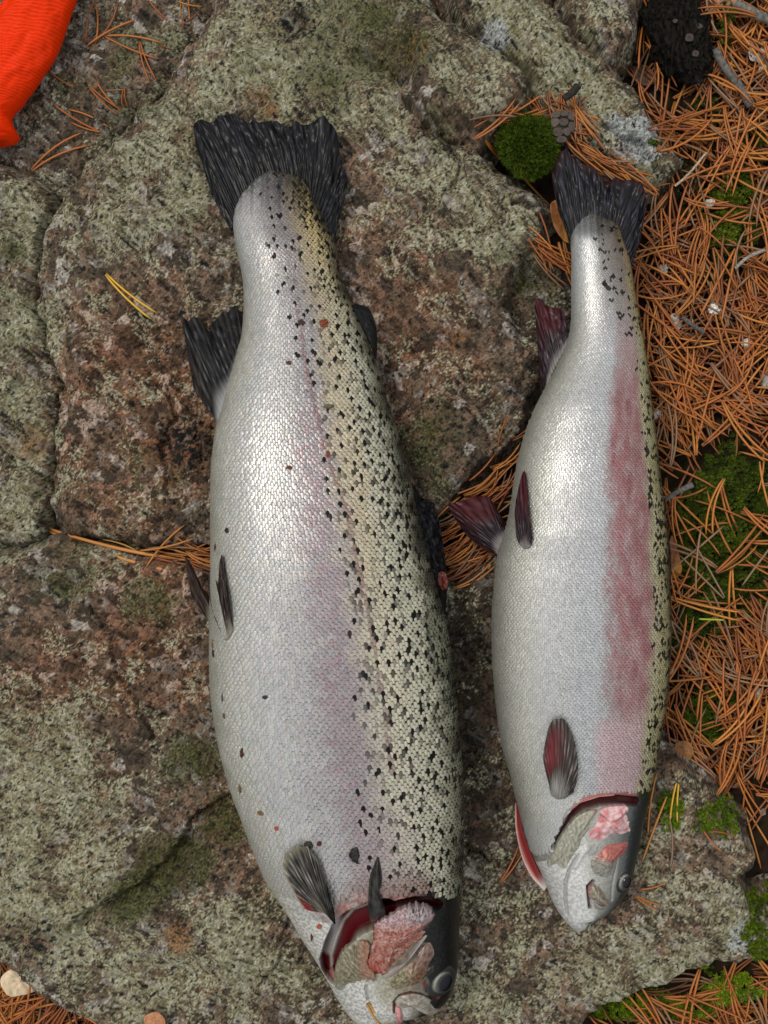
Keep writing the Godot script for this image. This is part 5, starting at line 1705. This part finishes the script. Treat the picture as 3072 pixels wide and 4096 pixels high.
func build_litter() -> void:
	# needles on the bare rock and in the cracks, placed one by one: x1 y1 x2 y2 (photo px), shape, look, label
	var on_rock := [
		[430, 1103, 620, 1268, 5, 6, "yellow needle pair lying alone on the upper boulder, left of the bigger trout"],
		[375, 15, 345, 168, 1, 1, "leftmost of two upright needles beside the orange glove"],
		[382, 14, 382, 174, 2, 0, "second upright needle from the orange glove, its foot crossed by another"],
		[470, 15, 345, 185, 4, 3, "needle leaning across the two upright needles near the glove"],
		[535, 75, 340, 190, 1, 0, "long slanting needle crossing the feet of the two upright needles"],
		[415, 145, 648, 172, 2, 0, "nearly level needle near the top, right of the glove"],
		[410, 140, 634, 236, 1, 1, "needle sloping down right from the level needle's left end"],
		[640, 180, 690, 200, 0, 3, "short dark needle stub at the boulder's upper left rim"],
		[560, 170, 612, 325, 5, 1, "needle pair standing upright against the upper boulder's rim"],
		[595, 0, 675, 82, 1, 1, "bowed needle at the top edge beside the boulder's corner"],
		[725, -10, 735, 110, 1, 1, "needle hanging over the upper boulder's top left rim"],
		[755, 0, 762, 90, 0, 0, "thin needle at the top edge right of the hanging one"],
		[715, 15, 815, 38, 1, 2, "needle lying flat along the top edge over the boulder's rim"],
		[740, 90, 800, 50, 1, 3, "short needle under the flat one at the top edge"],
		[195, 282, 300, 350, 1, 1, "needle half hidden by the orange glove's lower side"],
		[362, 352, 480, 455, 5, 1, "left needle of the close pair pointing to the boulder's rim"],
		[388, 330, 490, 450, 1, 0, "right needle of the close pair pointing to the boulder's rim"],
		[420, 362, 498, 358, 0, 5, "pale level needle above the bent one at the boulder's rim"],
		[498, 352, 502, 430, 5, 1, "short upright needle at the end of the pale level one"],
		[212, 415, 400, 525, 1, 1, "upper left needle of the fan pointing at the boulder's rim"],
		[272, 438, 435, 510, 2, 0, "middle needle of the fan pointing at the boulder's rim"],
		[285, 490, 410, 528, 1, 0, "lowest needle of the fan pointing at the boulder's rim"],
		[125, 682, 345, 556, 6, 0, "forked needle pair below the glove's cuff"],
		[215, 2122, 735, 2268, 5, 2, "long needle pair bridging the crack left of the bigger trout"],
		[410, 2158, 560, 2215, 2, 4, "pale needle crossing the long pair over the crack"],
		[2025, 1668, 1980, 1850, 1, 1, "upright needle standing above the crack left of the smaller trout"],
		[1470, 4008, 1560, 4110, 5, 4, "brown needle pair stuck to the bigger trout's jaw"],
		[2890, 1600, 2892, 1700, 0, 4, "pale needle right of the small stone"],
		[2555, 3545, 2660, 3512, 1, 0, "needle poking out beside the smaller trout's eye, uppermost"],
		[2545, 3560, 2620, 3548, 0, 1, "level needle poking out just below the eye of the smaller trout"],
		[2540, 3578, 2632, 3625, 5, 0, "needle pair poking out below the eye of the smaller trout"],
		[2810, 3315, 2888, 3408, 1, 0, "needle leaning on the rock right of the smaller trout's head, left of a level one"],
		[2830, 3328, 2920, 3342, 2, 1, "level needle on the rock right of the smaller trout's head"],
		[2980, 3230, 3080, 3460, 8, 2, "splayed needle pair hanging over the rock at the right edge"],
		[2718, 3095, 2695, 3295, 5, 6, "amber needle pair pointing down onto the rock beside the smaller trout"],
		[2625, 3090, 2590, 3340, 1, 2, "thin needle running down along the smaller trout's head"],
		[2660, 3180, 2560, 3445, 0, 2, "long amber needle running down beside the smaller trout's head"],
		[2672, 3260, 2676, 3470, 2, 5, "brown needle hanging straight down onto the rock right of the head"],
		[2000, 3530, 2090, 3380, 5, 1, "needle pair sticking out between the trout, left of the smaller one's throat"],
		[2090, 3500, 2115, 3440, 0, 1, "short needle between the trout under the smaller one's throat"],
		[2035, 610, 2250, 870, 1, 2, "needle along the rim left of the moss cushion"],
		[1940, 560, 2020, 630, 7, 2, "needle pair below the block, left of the moss cushion"],
	]
	for e in on_rock:
		var a2 := Vector3.ZERO
		var b2 := Vector3.ZERO
		if e[0] == 1470:
			var qa := fish_big.plan(e[0], e[1])
			var qb := fish_big.plan(e[2], e[3])
			a2 = fish_big.pt(qa.x, qa.y, 0.002)
			b2 = fish_big.pt(qb.x, qb.y, 0.0015)
		else:
			var h := 0.0
			for k in 3:
				a2 = W(e[0], e[1], h)
				h = top_y(a2.x, a2.z) + 0.0012
			a2.y = h
			h = 0.0
			for k in 3:
				b2 = W(e[2], e[3], h)
				h = top_y(b2.x, b2.z) + 0.0012
			b2.y = h
			var m := (a2 + b2) / 2.0
			var up := top_y(m.x, m.z) + 0.0006 - m.y
			if up > 0.0:
				a2.y += up
				b2.y += up
		lay_needle(a2, b2, e[4], e[5], e[6], "")
	# the needle floor: the ones on top are things, the ones below are one mass
	var zones := [
		# x0 y0 x1 y1, count, share on top, height, label, mean turn
		[2480, -60, 3200, 620, 250, 62, "fallen needle on the ground right of the long slab", 1.0],
		[2560, 620, 3200, 1500, 330, 66, "fallen needle on the ground right of the smaller trout's tail", 1.1],
		[2600, 1500, 3200, 2000, 150, 34, "fallen needle beside the smaller trout's upper back", 1.0],
		[2620, 2000, 3200, 2640, 130, 30, "fallen needle on moss beside the smaller trout's middle", 1.0],
		[2600, 2600, 3200, 3220, 190, 36, "fallen needle on the ground beside the smaller trout's shoulder", 1.2],
		[2450, 3900, 3200, 4200, 110, 16, "fallen needle on moss in the bottom right corner", 0.4],
		[-80, 3880, 420, 4200, 150, 14, "fallen needle in the bottom left corner", 0.5],
	]
	var xf: Array[Transform3D] = []
	var cs := PackedColorArray()
	var tints := [Color(0.33, 0.105, 0.018), Color(0.26, 0.075, 0.015), Color(0.36, 0.135, 0.024), Color(0.19, 0.055, 0.016), Color(0.20, 0.105, 0.055), Color(0.30, 0.10, 0.02)]
	for z in zones:
		var done := 0
		var tops := 0
		var tries := 0
		while done < z[4] and tries < z[4] * 12:
			tries += 1
			var px := rng.randf_range(z[0], z[2])
			var py := rng.randf_range(z[1], z[3])
			var p := W(px, py, -0.03)
			var rk := rock_y(p.x, p.z)
			var g := ground_y(p.x, p.z)
			if rk > g + 0.015: continue
			if over_fish(p.x, p.z, 25.0): continue
			var bare := exp(-(pow((px - 2720) / 110.0, 2.0) + pow((py - 160) / 190.0, 2.0))) + exp(-(pow((px - 2920) / 250.0, 2.0) + pow((py - 1880) / 210.0, 2.0)))
			if rng.randf() < bare * 1.15: continue
			var mossy := 0.0
			for m in moss_spots:
				var q := Vector2((p.x - m[0].x) / m[1], (p.z - m[0].z) / m[2]).length()
				if q < 1.0: mossy = 1.0
			if mossy > 0.0 and rng.randf() < 0.80: continue
			var ang: float = z[7] + rng.randfn() * 0.75 if rng.randf() < 0.75 else rng.randf() * PI
			if z[0] < 0: ang = -0.9 + rng.randfn() * 0.5
			var len_ := rng.randf_range(0.030, 0.052)
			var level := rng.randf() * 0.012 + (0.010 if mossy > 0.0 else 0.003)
			var dir := Vector3(cos(ang), rng.randf_range(-0.10, 0.10), sin(ang))
			if rng.randf() < 0.5: dir = -dir
			var on_top: bool = tops < z[5] and rng.randf() < float(z[5]) / z[4] * 1.4
			if on_top: level += 0.007
			var y := g + level
			var a := Vector3(p.x, y, p.z) - dir * len_ / 2.0
			var b := a + dir * len_
			a.y = maxf(a.y, maxf(ground_y(a.x, a.z), rock_y(a.x, a.z)) + 0.001)
			b.y = maxf(b.y, maxf(ground_y(b.x, b.z), rock_y(b.x, b.z)) + 0.001)
			if absf(a.y - b.y) > 0.018: continue
			if over_fish(a.x, a.z, 10.0) or over_fish(b.x, b.z, 10.0): continue
			done += 1
			var thick := rng.randf_range(0.85, 1.15)
			if on_top:
				tops += 1
				var look: int = [0, 0, 1, 2, 1, 3, 0, 5, 0, 1][rng.randi() % 10]
				lay_needle(a, b, rng.randi() % needle_shapes.size(), look, z[6], z[6].replace("fallen needle", "needles"), thick)
			else:
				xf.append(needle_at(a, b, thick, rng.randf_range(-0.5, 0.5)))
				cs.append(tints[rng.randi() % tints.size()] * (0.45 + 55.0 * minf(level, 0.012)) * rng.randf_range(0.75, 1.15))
	# wads of needles filling the split between the two boulders and the pocket by the tail
	var wads := [
		[[640, 2205], [850, 2215], 30, 60, 26, 0.05], [[1800, 2130], [2060, 1830], 120, 130, 46, -0.6], [[1770, 2250], [1960, 2200], 70, 90, 40, -0.55],
		[[2170, 470], [2330, 470], 110, 60, 26, 1.1], [[2330, 600], [2560, 740], 60, 55, 40, 0.55], [[2240, 460], [2300, 520], 60, 70, 14, 0.2], [[2130, 960], [2270, 1060], 40, 50, 18, 0.75], [[1960, 520], [2120, 470], 50, 40, 12, -0.25],
	]
	for w in wads:
		for i in w[4]:
			var t := rng.randf()
			var px : float = lerpf(w[0][0], w[1][0], t) + rng.randfn() * w[2] * 0.4
			var py : float = lerpf(w[0][1], w[1][1], t) + rng.randfn() * w[3] * 0.4
			var p := W(px, py, -0.01)
			var ang: float = w[5] + rng.randfn() * 0.28
			var dir := Vector3(cos(ang), rng.randf_range(-0.06, 0.06), sin(ang))
			var len_ := rng.randf_range(0.022, 0.038)
			var y := maxf(ground_y(p.x, p.z) + 0.012, minf(top_y(p.x, p.z), 0.012)) + rng.randf() * 0.007
			y = maxf(y, -0.016 + rng.randf() * 0.012)
			if over_fish(p.x, p.z, 40.0): continue
			xf.append(needle_at(Vector3(p.x, y, p.z) - dir * len_ / 2.0, Vector3(p.x, y, p.z) + dir * len_ / 2.0, rng.randf_range(0.85, 1.1), rng.randf_range(-0.5, 0.5)))
			cs.append(tints[rng.randi() % tints.size()] * rng.randf_range(0.75, 1.15))
	var shapes := [1, 2, 5, 7]
	# all the rest of the needle floor reads as one mass
	var root := Node3D.new()
	root.name = "needle_litter"
	add_child(root)
	tag(root, "thick litter of fallen orange pine needles covering the ground", "pine needles", "", "stuff")
	for k in shapes.size():
		var mine := []
		for i in xf.size():
			if i % shapes.size() == k: mine.append(i)
		var mm := MultiMesh.new()
		mm.transform_format = MultiMesh.TRANSFORM_3D
		mm.use_colors = true
		mm.mesh = needle_shapes[shapes[k]]
		mm.instance_count = mine.size()
		for i in mine.size():
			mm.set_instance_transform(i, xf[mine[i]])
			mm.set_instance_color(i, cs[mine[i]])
		var o := MultiMeshInstance3D.new()
		o.multimesh = mm
		o.material_override = M.needles
		o.name = "needle_layer"
		o.set_meta("kind", "stuff")
		root.add_child(o, true)

# ---------------------------------------------------------------- pebbles, leaves, twigs, crumbs
func set_on(o: Node3D, px: float, py: float, sink: float) -> void:
	var h := -0.03
	var p := Vector3.ZERO
	for k in 3:
		p = W(px, py, h)
		h = top_y(p.x, p.z) + sink
	o.position = Vector3(p.x, h, p.z)

func build_small_things() -> void:
	for e in [[2856, 1238, 22, 20, "bright white pebble among the needles, right of the smaller trout", 0.72], [2698, 1270, 16, 18, "upper whitish stone chip beside the smaller trout's tail", 0.45], [2706, 1298, 18, 22, "lower whitish stone chip beside the smaller trout's tail", 0.55], [2650, 1078, 20, 20, "greenish grey pebble close to the smaller trout's tail", 0.30], [2840, 812, 18, 15, "pale pebble at the edge of the olive moss", 0.5], [2985, 1372, 18, 18, "white pebble under needles towards the right edge", 0.6], [2622, 1655, 26, 20, "pale stone touching the smaller trout's back", 0.42], [3068, 1520, 24, 34, "grey stone cut by the right edge of the picture", 0.36], [2684, 2680, 16, 16, "small grey pebble touching the smaller trout's back", 0.4], [3028, 2772, 22, 20, "grey pebble half under needles near the right edge", 0.36], [3050, 3248, 12, 12, "tan chip on dark soil at the right edge", 0.36]]:
		var k: float = e[5]
		var o := obj("pebble", blob(Vector3(e[2], minf(e[2], e[3]) * 0.8, e[3]) * S * 1.1, e[0] * 0.37, 0.45, func(d): return lin(k, k * 0.96, k * 0.90) * (0.8 + 0.6 * N.lump.get_noise_3dv(d * 3.0))), M.pebble)
		set_on(o, e[0], e[1], 0.012 if e[0] > 2600 and e[1] < 3200 else 0.001)
		tag(o, e[4], "pebble")
	# leaves: outline in mm
	var leaves := [
		[2228, 930, 0.2, 0.006, [-7, -12, 0, -14, 7, -10, 9, 2, 6, 13, 0, 15, -5, 10, -8, 0], Color(0.20, 0.075, 0.022), Color(0.34, 0.17, 0.02), "curled brown and amber leaf beside the smaller trout's tail stalk"],
		[2700, 2235, -0.3, 0.002, [-7, -14, -2, -9, 4, 0, 7, 7, 5, 12, 0, 15, -4, 11, -6, 0], Color(0.30, 0.105, 0.045), Color(0.42, 0.20, 0.03), "yellowing leaf tucked under the smaller trout's back"],
		[2900, -5, 0.0, 0.003, [-13, -10, 0, -14, 12, -8, 10, 3, 3, 8, -6, 5, -12, 0], Color(0.42, 0.24, 0.16), Color(0.36, 0.19, 0.12), "pinkish brown leaf at the top edge above the black stump"],
		[3050, 225, 0.3, 0.002, [-7, -8, -3, -3, 4, -9, 3, -2, 9, 3, 3, 9, -5, 10, -4, 3, -9, 0], Color(0.50, 0.47, 0.42), Color(0.42, 0.33, 0.20), "ragged pale leaf scrap at the right edge near the top"],
		[85, 3930, 0.6, 0.004, [-9, -10, 2, -11, 10, -4, 13, 6, 6, 10, -4, 7, -10, 2], Color(0.55, 0.44, 0.30), Color(0.46, 0.34, 0.22), "pale dry leaf against the lower boulder in the bottom left corner"],
		[620, 4085, 0.2, 0.002, [-6, -4, 2, -6, 7, 0, 4, 6, -4, 5], Color(0.36, 0.17, 0.08), Color(0.30, 0.13, 0.06), "small tan leaf at the bottom edge in a notch of the boulder"],
		[2580, 300, 0.4, 0.002, [-6, -7, 3, -6, 6, 1, 4, 7, -4, 6], Color(0.10, 0.055, 0.035), Color(0.14, 0.07, 0.04), "dark curled leaf among needles beside the long slab"],
		[2735, 3005, 0.1, 0.002, [-5, -6, 4, -6, 6, 2, 0, 8, -6, 3], Color(0.15, 0.06, 0.02), Color(0.22, 0.10, 0.03), "small brown leaf under needles beside the smaller trout's shoulder"],
	]
	for l in leaves:
		var pts := []
		for v in l[4]: pts.append(v * 0.001)
		var c1: Color = l[5]
		var c2: Color = l[6]
		var o := obj("fallen_leaf", leaf_mesh(pts, l[3], 0.0, func(e, t): return c1.lerp(c2, sstep(-0.3, 0.5, e.x + e.y * 0.3)) * (1.0 + 0.4 * N.lump.get_noise_3d(e.x * 4.0, 1.0, e.y * 4.0)) * (0.7 if absf(e.x) < 0.05 else 1.0), 0.0006, l[0]), M.leaf)
		set_on(o, l[0], l[1], 0.012 if l[0] > 2600 or l[0] < 600 else 0.008)
		o.rotation.y = l[2]
		tag(o, l[7], "leaf")
	var tuck := get_node("fallen_leaf") as Node3D
	tuck.position.y = -0.004
	var grass := obj("green_needle", needle_mesh(0.0, 0.0, 0.0), needle_looks[7])
	grass.transform = needle_at(W(2795, 2476, -0.018), W(2898, 2480, -0.018), 1.5)
	tag(grass, "single fresh green needle lying level on the moss", "pine needle")
	# dead twigs
	twig("twig", "grey twig slanting down beside the black stump", [[2860, 200, -0.030], [2900, 270, -0.028], [2960, 350, -0.029], [3000, 425, -0.032]], 0.0030, 0.0023, lin(0.11, 0.105, 0.098))
	twig("twig", "grey lichen-specked twig in the top right corner", [[2940, 15, -0.030], [3000, 45, -0.028], [3110, 95, -0.028]], 0.0030, 0.0034, lin(0.14, 0.135, 0.125))
	twig("twig", "short grey twig end beside the smaller trout's middle", [[2660, 2000, -0.022], [2715, 1965, -0.018], [2772, 1938, -0.016]], 0.0014, 0.0020, lin(0.13, 0.13, 0.125))
	twig("twig", "thin pale grass stem lying over the brown moss", [[2700, 745, -0.012], [2760, 690, -0.010], [2825, 610, -0.012]], 0.0008, 0.0008, lin(0.34, 0.28, 0.20))
	twig("twig", "dark bent twig among needles beside the white pebble", [[2730, 1270, -0.026], [2770, 1300, -0.022], [2815, 1330, -0.024]], 0.0016, 0.0014, lin(0.10, 0.095, 0.09))
	twig("twig", "thin grey curled twig near the olive moss", [[2940, 1075, -0.024], [2990, 1030, -0.022], [3060, 1000, -0.022]], 0.0011, 0.0011, lin(0.25, 0.24, 0.22))
	twig("twig", "black forked stem end above the grey cone", [[2255, 395, 0.006], [2290, 370, 0.007], [2310, 345, 0.006]], 0.0022, 0.0026, lin(0.03, 0.028, 0.025))
	# black decaying stump
	var stump := thing("stump", "black rotting wood stump at the top right among the needles", "stump", W(2722, 140, -0.030))
	for e in [[0, 0, 1.0, 0.019, 0.010, 0.027], [-75, -70, 2.0, 0.015, 0.009, 0.015], [45, 95, 3.0, 0.013, 0.009, 0.017]]:
		var o := obj("rotten_wood", blob(Vector3(e[3], e[4], e[5]), e[2] * 7.0, 0.35, func(d): return lin(0.008, 0.007, 0.006) * (1.0 + 1.6 * N.lump.get_noise_3dv(d * Vector3(9.0, 9.0, 3.0))), 90, 60, 0.16), M.soil, stump)
		o.position = Vector3(e[0] * S, 0, e[1] * S)
	for e in [[20, 40, 0.0028], [60, -10, 0.002], [-40, -30, 0.0015], [45, 105, 0.0022]]:
		var w: float = e[2]
		var o := obj("bark_flake", leaf_mesh([-w, -w * 0.6, w * 0.5, -w, w, w * 0.4, -w * 0.2, w], 0.0003, 0.0, func(g, t): return lin(0.045, 0.032, 0.026) * (0.7 + 0.5 * absf(g.x))), M.leaf, stump)
		o.position = Vector3(e[0] * S, 0.0115, e[1] * S)
		o.rotation = Vector3(0.2, e[0], 0.1)
	# grey cracked cone end between the moss cushion and the tail
	var cone := thing("pine_cone", "grey cracked cone end wedged above the smaller trout's tail", "pine cone", W(2245, 512, -0.006))
	obj("core", blob(Vector3(0.0075, 0.006, 0.011), 1.0, 0.1, func(d): return lin(0.03, 0.026, 0.022)), M.bark, cone)
	var cells := [[-0.0042, -0.0075, 0.0036, 0.0030], [0.0012, -0.0078, 0.0034, 0.0028], [0.0060, -0.0060, 0.0026, 0.0034], [-0.0050, -0.0018, 0.0032, 0.0036], [0.0006, -0.0018, 0.0036, 0.0030], [0.0060, 0.0008, 0.0026, 0.0036], [-0.0032, 0.0044, 0.0040, 0.0032], [0.0028, 0.0042, 0.0032, 0.0030], [-0.0005, 0.0092, 0.0044, 0.0026]]
	for c in cells:
		var pts := []
		for k in 6:
			var a := TAU * k / 6.0 + rng.randf_range(-0.25, 0.25)
			pts.append(cos(a) * c[2] * rng.randf_range(0.78, 1.0))
			pts.append(sin(a) * c[3] * rng.randf_range(0.78, 1.0))
		var tone: float = rng.randf_range(0.75, 1.15)
		var o := obj("cone_scale", leaf_mesh(pts, -0.0004, 0.0, func(e, t): return lin(0.100, 0.082, 0.070) * tone * (0.85 + 0.5 * N.lump.get_noise_3d(e.x * 3.0 + c[0] * 900.0, 1.0, e.y * 6.0)), 0.0012, c[1] * 1000.0), M.bark, cone)
		o.position = Vector3(c[0], 0.0062 * sqrt(maxf(0.05, 1.0 - pow(c[0] / 0.0105, 2.0) - pow(c[1] / 0.0155, 2.0))) + 0.0008, c[1])
		o.rotation = Vector3(c[1] * 30.0, 0, -c[0] * 60.0)
	# crumbs and flakes stuck to the bigger trout
	var crumbs := [
		[1296, 1296, 14, 11, "rust_flake", Color(0.16, 0.035, 0.010), "rust-brown flake stuck on the bigger trout's side near its adipose fin", "flake"],
		[1420, 3417, 15, 22, "black_flake", Color(0.012, 0.011, 0.010), "black bark flake on the bigger trout above its torn gill flap", "flake"],
		[1232, 3378, 12, 14, "black_flake", Color(0.03, 0.026, 0.02), "dark flake at the tip of the bigger trout's pectoral fin", "flake"],
		[1278, 3373, 7, 7, "blood_drop", Color(0.06, 0.010, 0.010), "dark red drop on the bigger trout right of the pectoral fin tip", "drop"],
		[908, 2122, 8, 7, "black_flake", Color(0.02, 0.012, 0.010), "round dark crumb near the bigger trout's belly edge, above the pelvic fins", "flake"],
		[862, 2190, 7, 12, "bark_crumb", Color(0.05, 0.025, 0.012), "brown crumb on the belly edge just above the pelvic fins", "crumb"],
		[852, 2580, 7, 18, "bark_crumb", Color(0.12, 0.055, 0.02), "upper brown crumb on the belly edge below the pelvic fins", "crumb"],
		[856, 2612, 9, 12, "bark_crumb", Color(0.03, 0.02, 0.015), "dark crumb on the belly edge under the upper brown one", "crumb"],
		[890, 2790, 4, 14, "bark_crumb", Color(0.05, 0.04, 0.03), "thin splinter on the lower belly of the bigger trout", "crumb"],
		[897, 2862, 6, 8, "bark_crumb", Color(0.08, 0.055, 0.03), "tan crumb under the thin belly splinter", "crumb"],
		[968, 3010, 7, 14, "bark_crumb", Color(0.045, 0.012, 0.010), "dark red crumb on the lower belly of the bigger trout", "crumb"],
		[960, 3150, 6, 14, "bark_crumb", Color(0.10, 0.065, 0.02), "yellow-brown crumb at the belly edge level with the shoulder", "crumb"],
		[1042, 3250, 10, 6, "bark_crumb", Color(0.13, 0.075, 0.025), "tan crumb between belly edge and red speck", "crumb"],
		[1106, 3312, 7, 6, "red_speck", Color(0.30, 0.045, 0.015), "bright red speck above the pectoral fin", "speck"],
		[1315, 1625, 16, 7, "dead_insect", Color(0.10, 0.085, 0.05), "small olive winged insect on the bigger trout's side", "insect"],
		[1158, 1870, 9, 6, "rust_flake", Color(0.10, 0.035, 0.012), "small brown flake mid-side on the bigger trout", "flake"],
		[1312, 1815, 6, 10, "red_speck", Color(0.16, 0.03, 0.02), "dark red speck mid-side on the bigger trout", "speck"],
		[1155, 1452, 8, 6, "red_speck", Color(0.08, 0.02, 0.012), "reddish crumb on the bigger trout left of the adipose fin", "speck"],
		[1206, 1290, 10, 9, "black_flake", Color(0.03, 0.018, 0.012), "dark crumb left of the rust-brown flake", "flake"],
		[1060, 2788, 8, 5, "black_flake", Color(0.02, 0.018, 0.016), "small black splinter on the pale side of the bigger trout", "flake"],
		[1247, 3747, 4, 12, "red_speck", Color(0.07, 0.01, 0.012), "dark red nick on the bigger trout's breast", "speck"],
		[1278, 3705, 8, 7, "red_speck", Color(0.30, 0.07, 0.03), "orange-red speck below the pectoral fin", "speck"],
	]
	for c in crumbs:
		var q := fish_big.plan(c[0], c[1])
		var cc: Color = c[5]
		var o := obj(c[4], blob(Vector3(c[2], minf(c[2], c[3]) * 0.4, c[3]) * S * 1.15, c[0] * 0.13, 0.8, func(d): return cc * (1.0 + 0.5 * N.lump.get_noise_3dv(d * 3.0)), 18, 10), M.leaf)
		o.position = fish_big.pt(q.x, q.y, 0.0012)
		var e := 8.0
		var side := fish_big.pt(q.x + e, q.y) - fish_big.pt(q.x - e, q.y)
		o.rotation.z = atan2(side.y, side.x)
		tag(o, c[6], c[7])
	# needle fragment on the anal fin
	var frag := obj("needle_fragment", needle_mesh(0.0, 0.0, 0.0), needle_looks[3])
	frag.transform = needle_at(W(862, 1412, 0.017), W(878, 1478, 0.020), 1.3)
	tag(frag, "broken dark red needle piece lying on the bigger trout's anal fin", "needle piece")
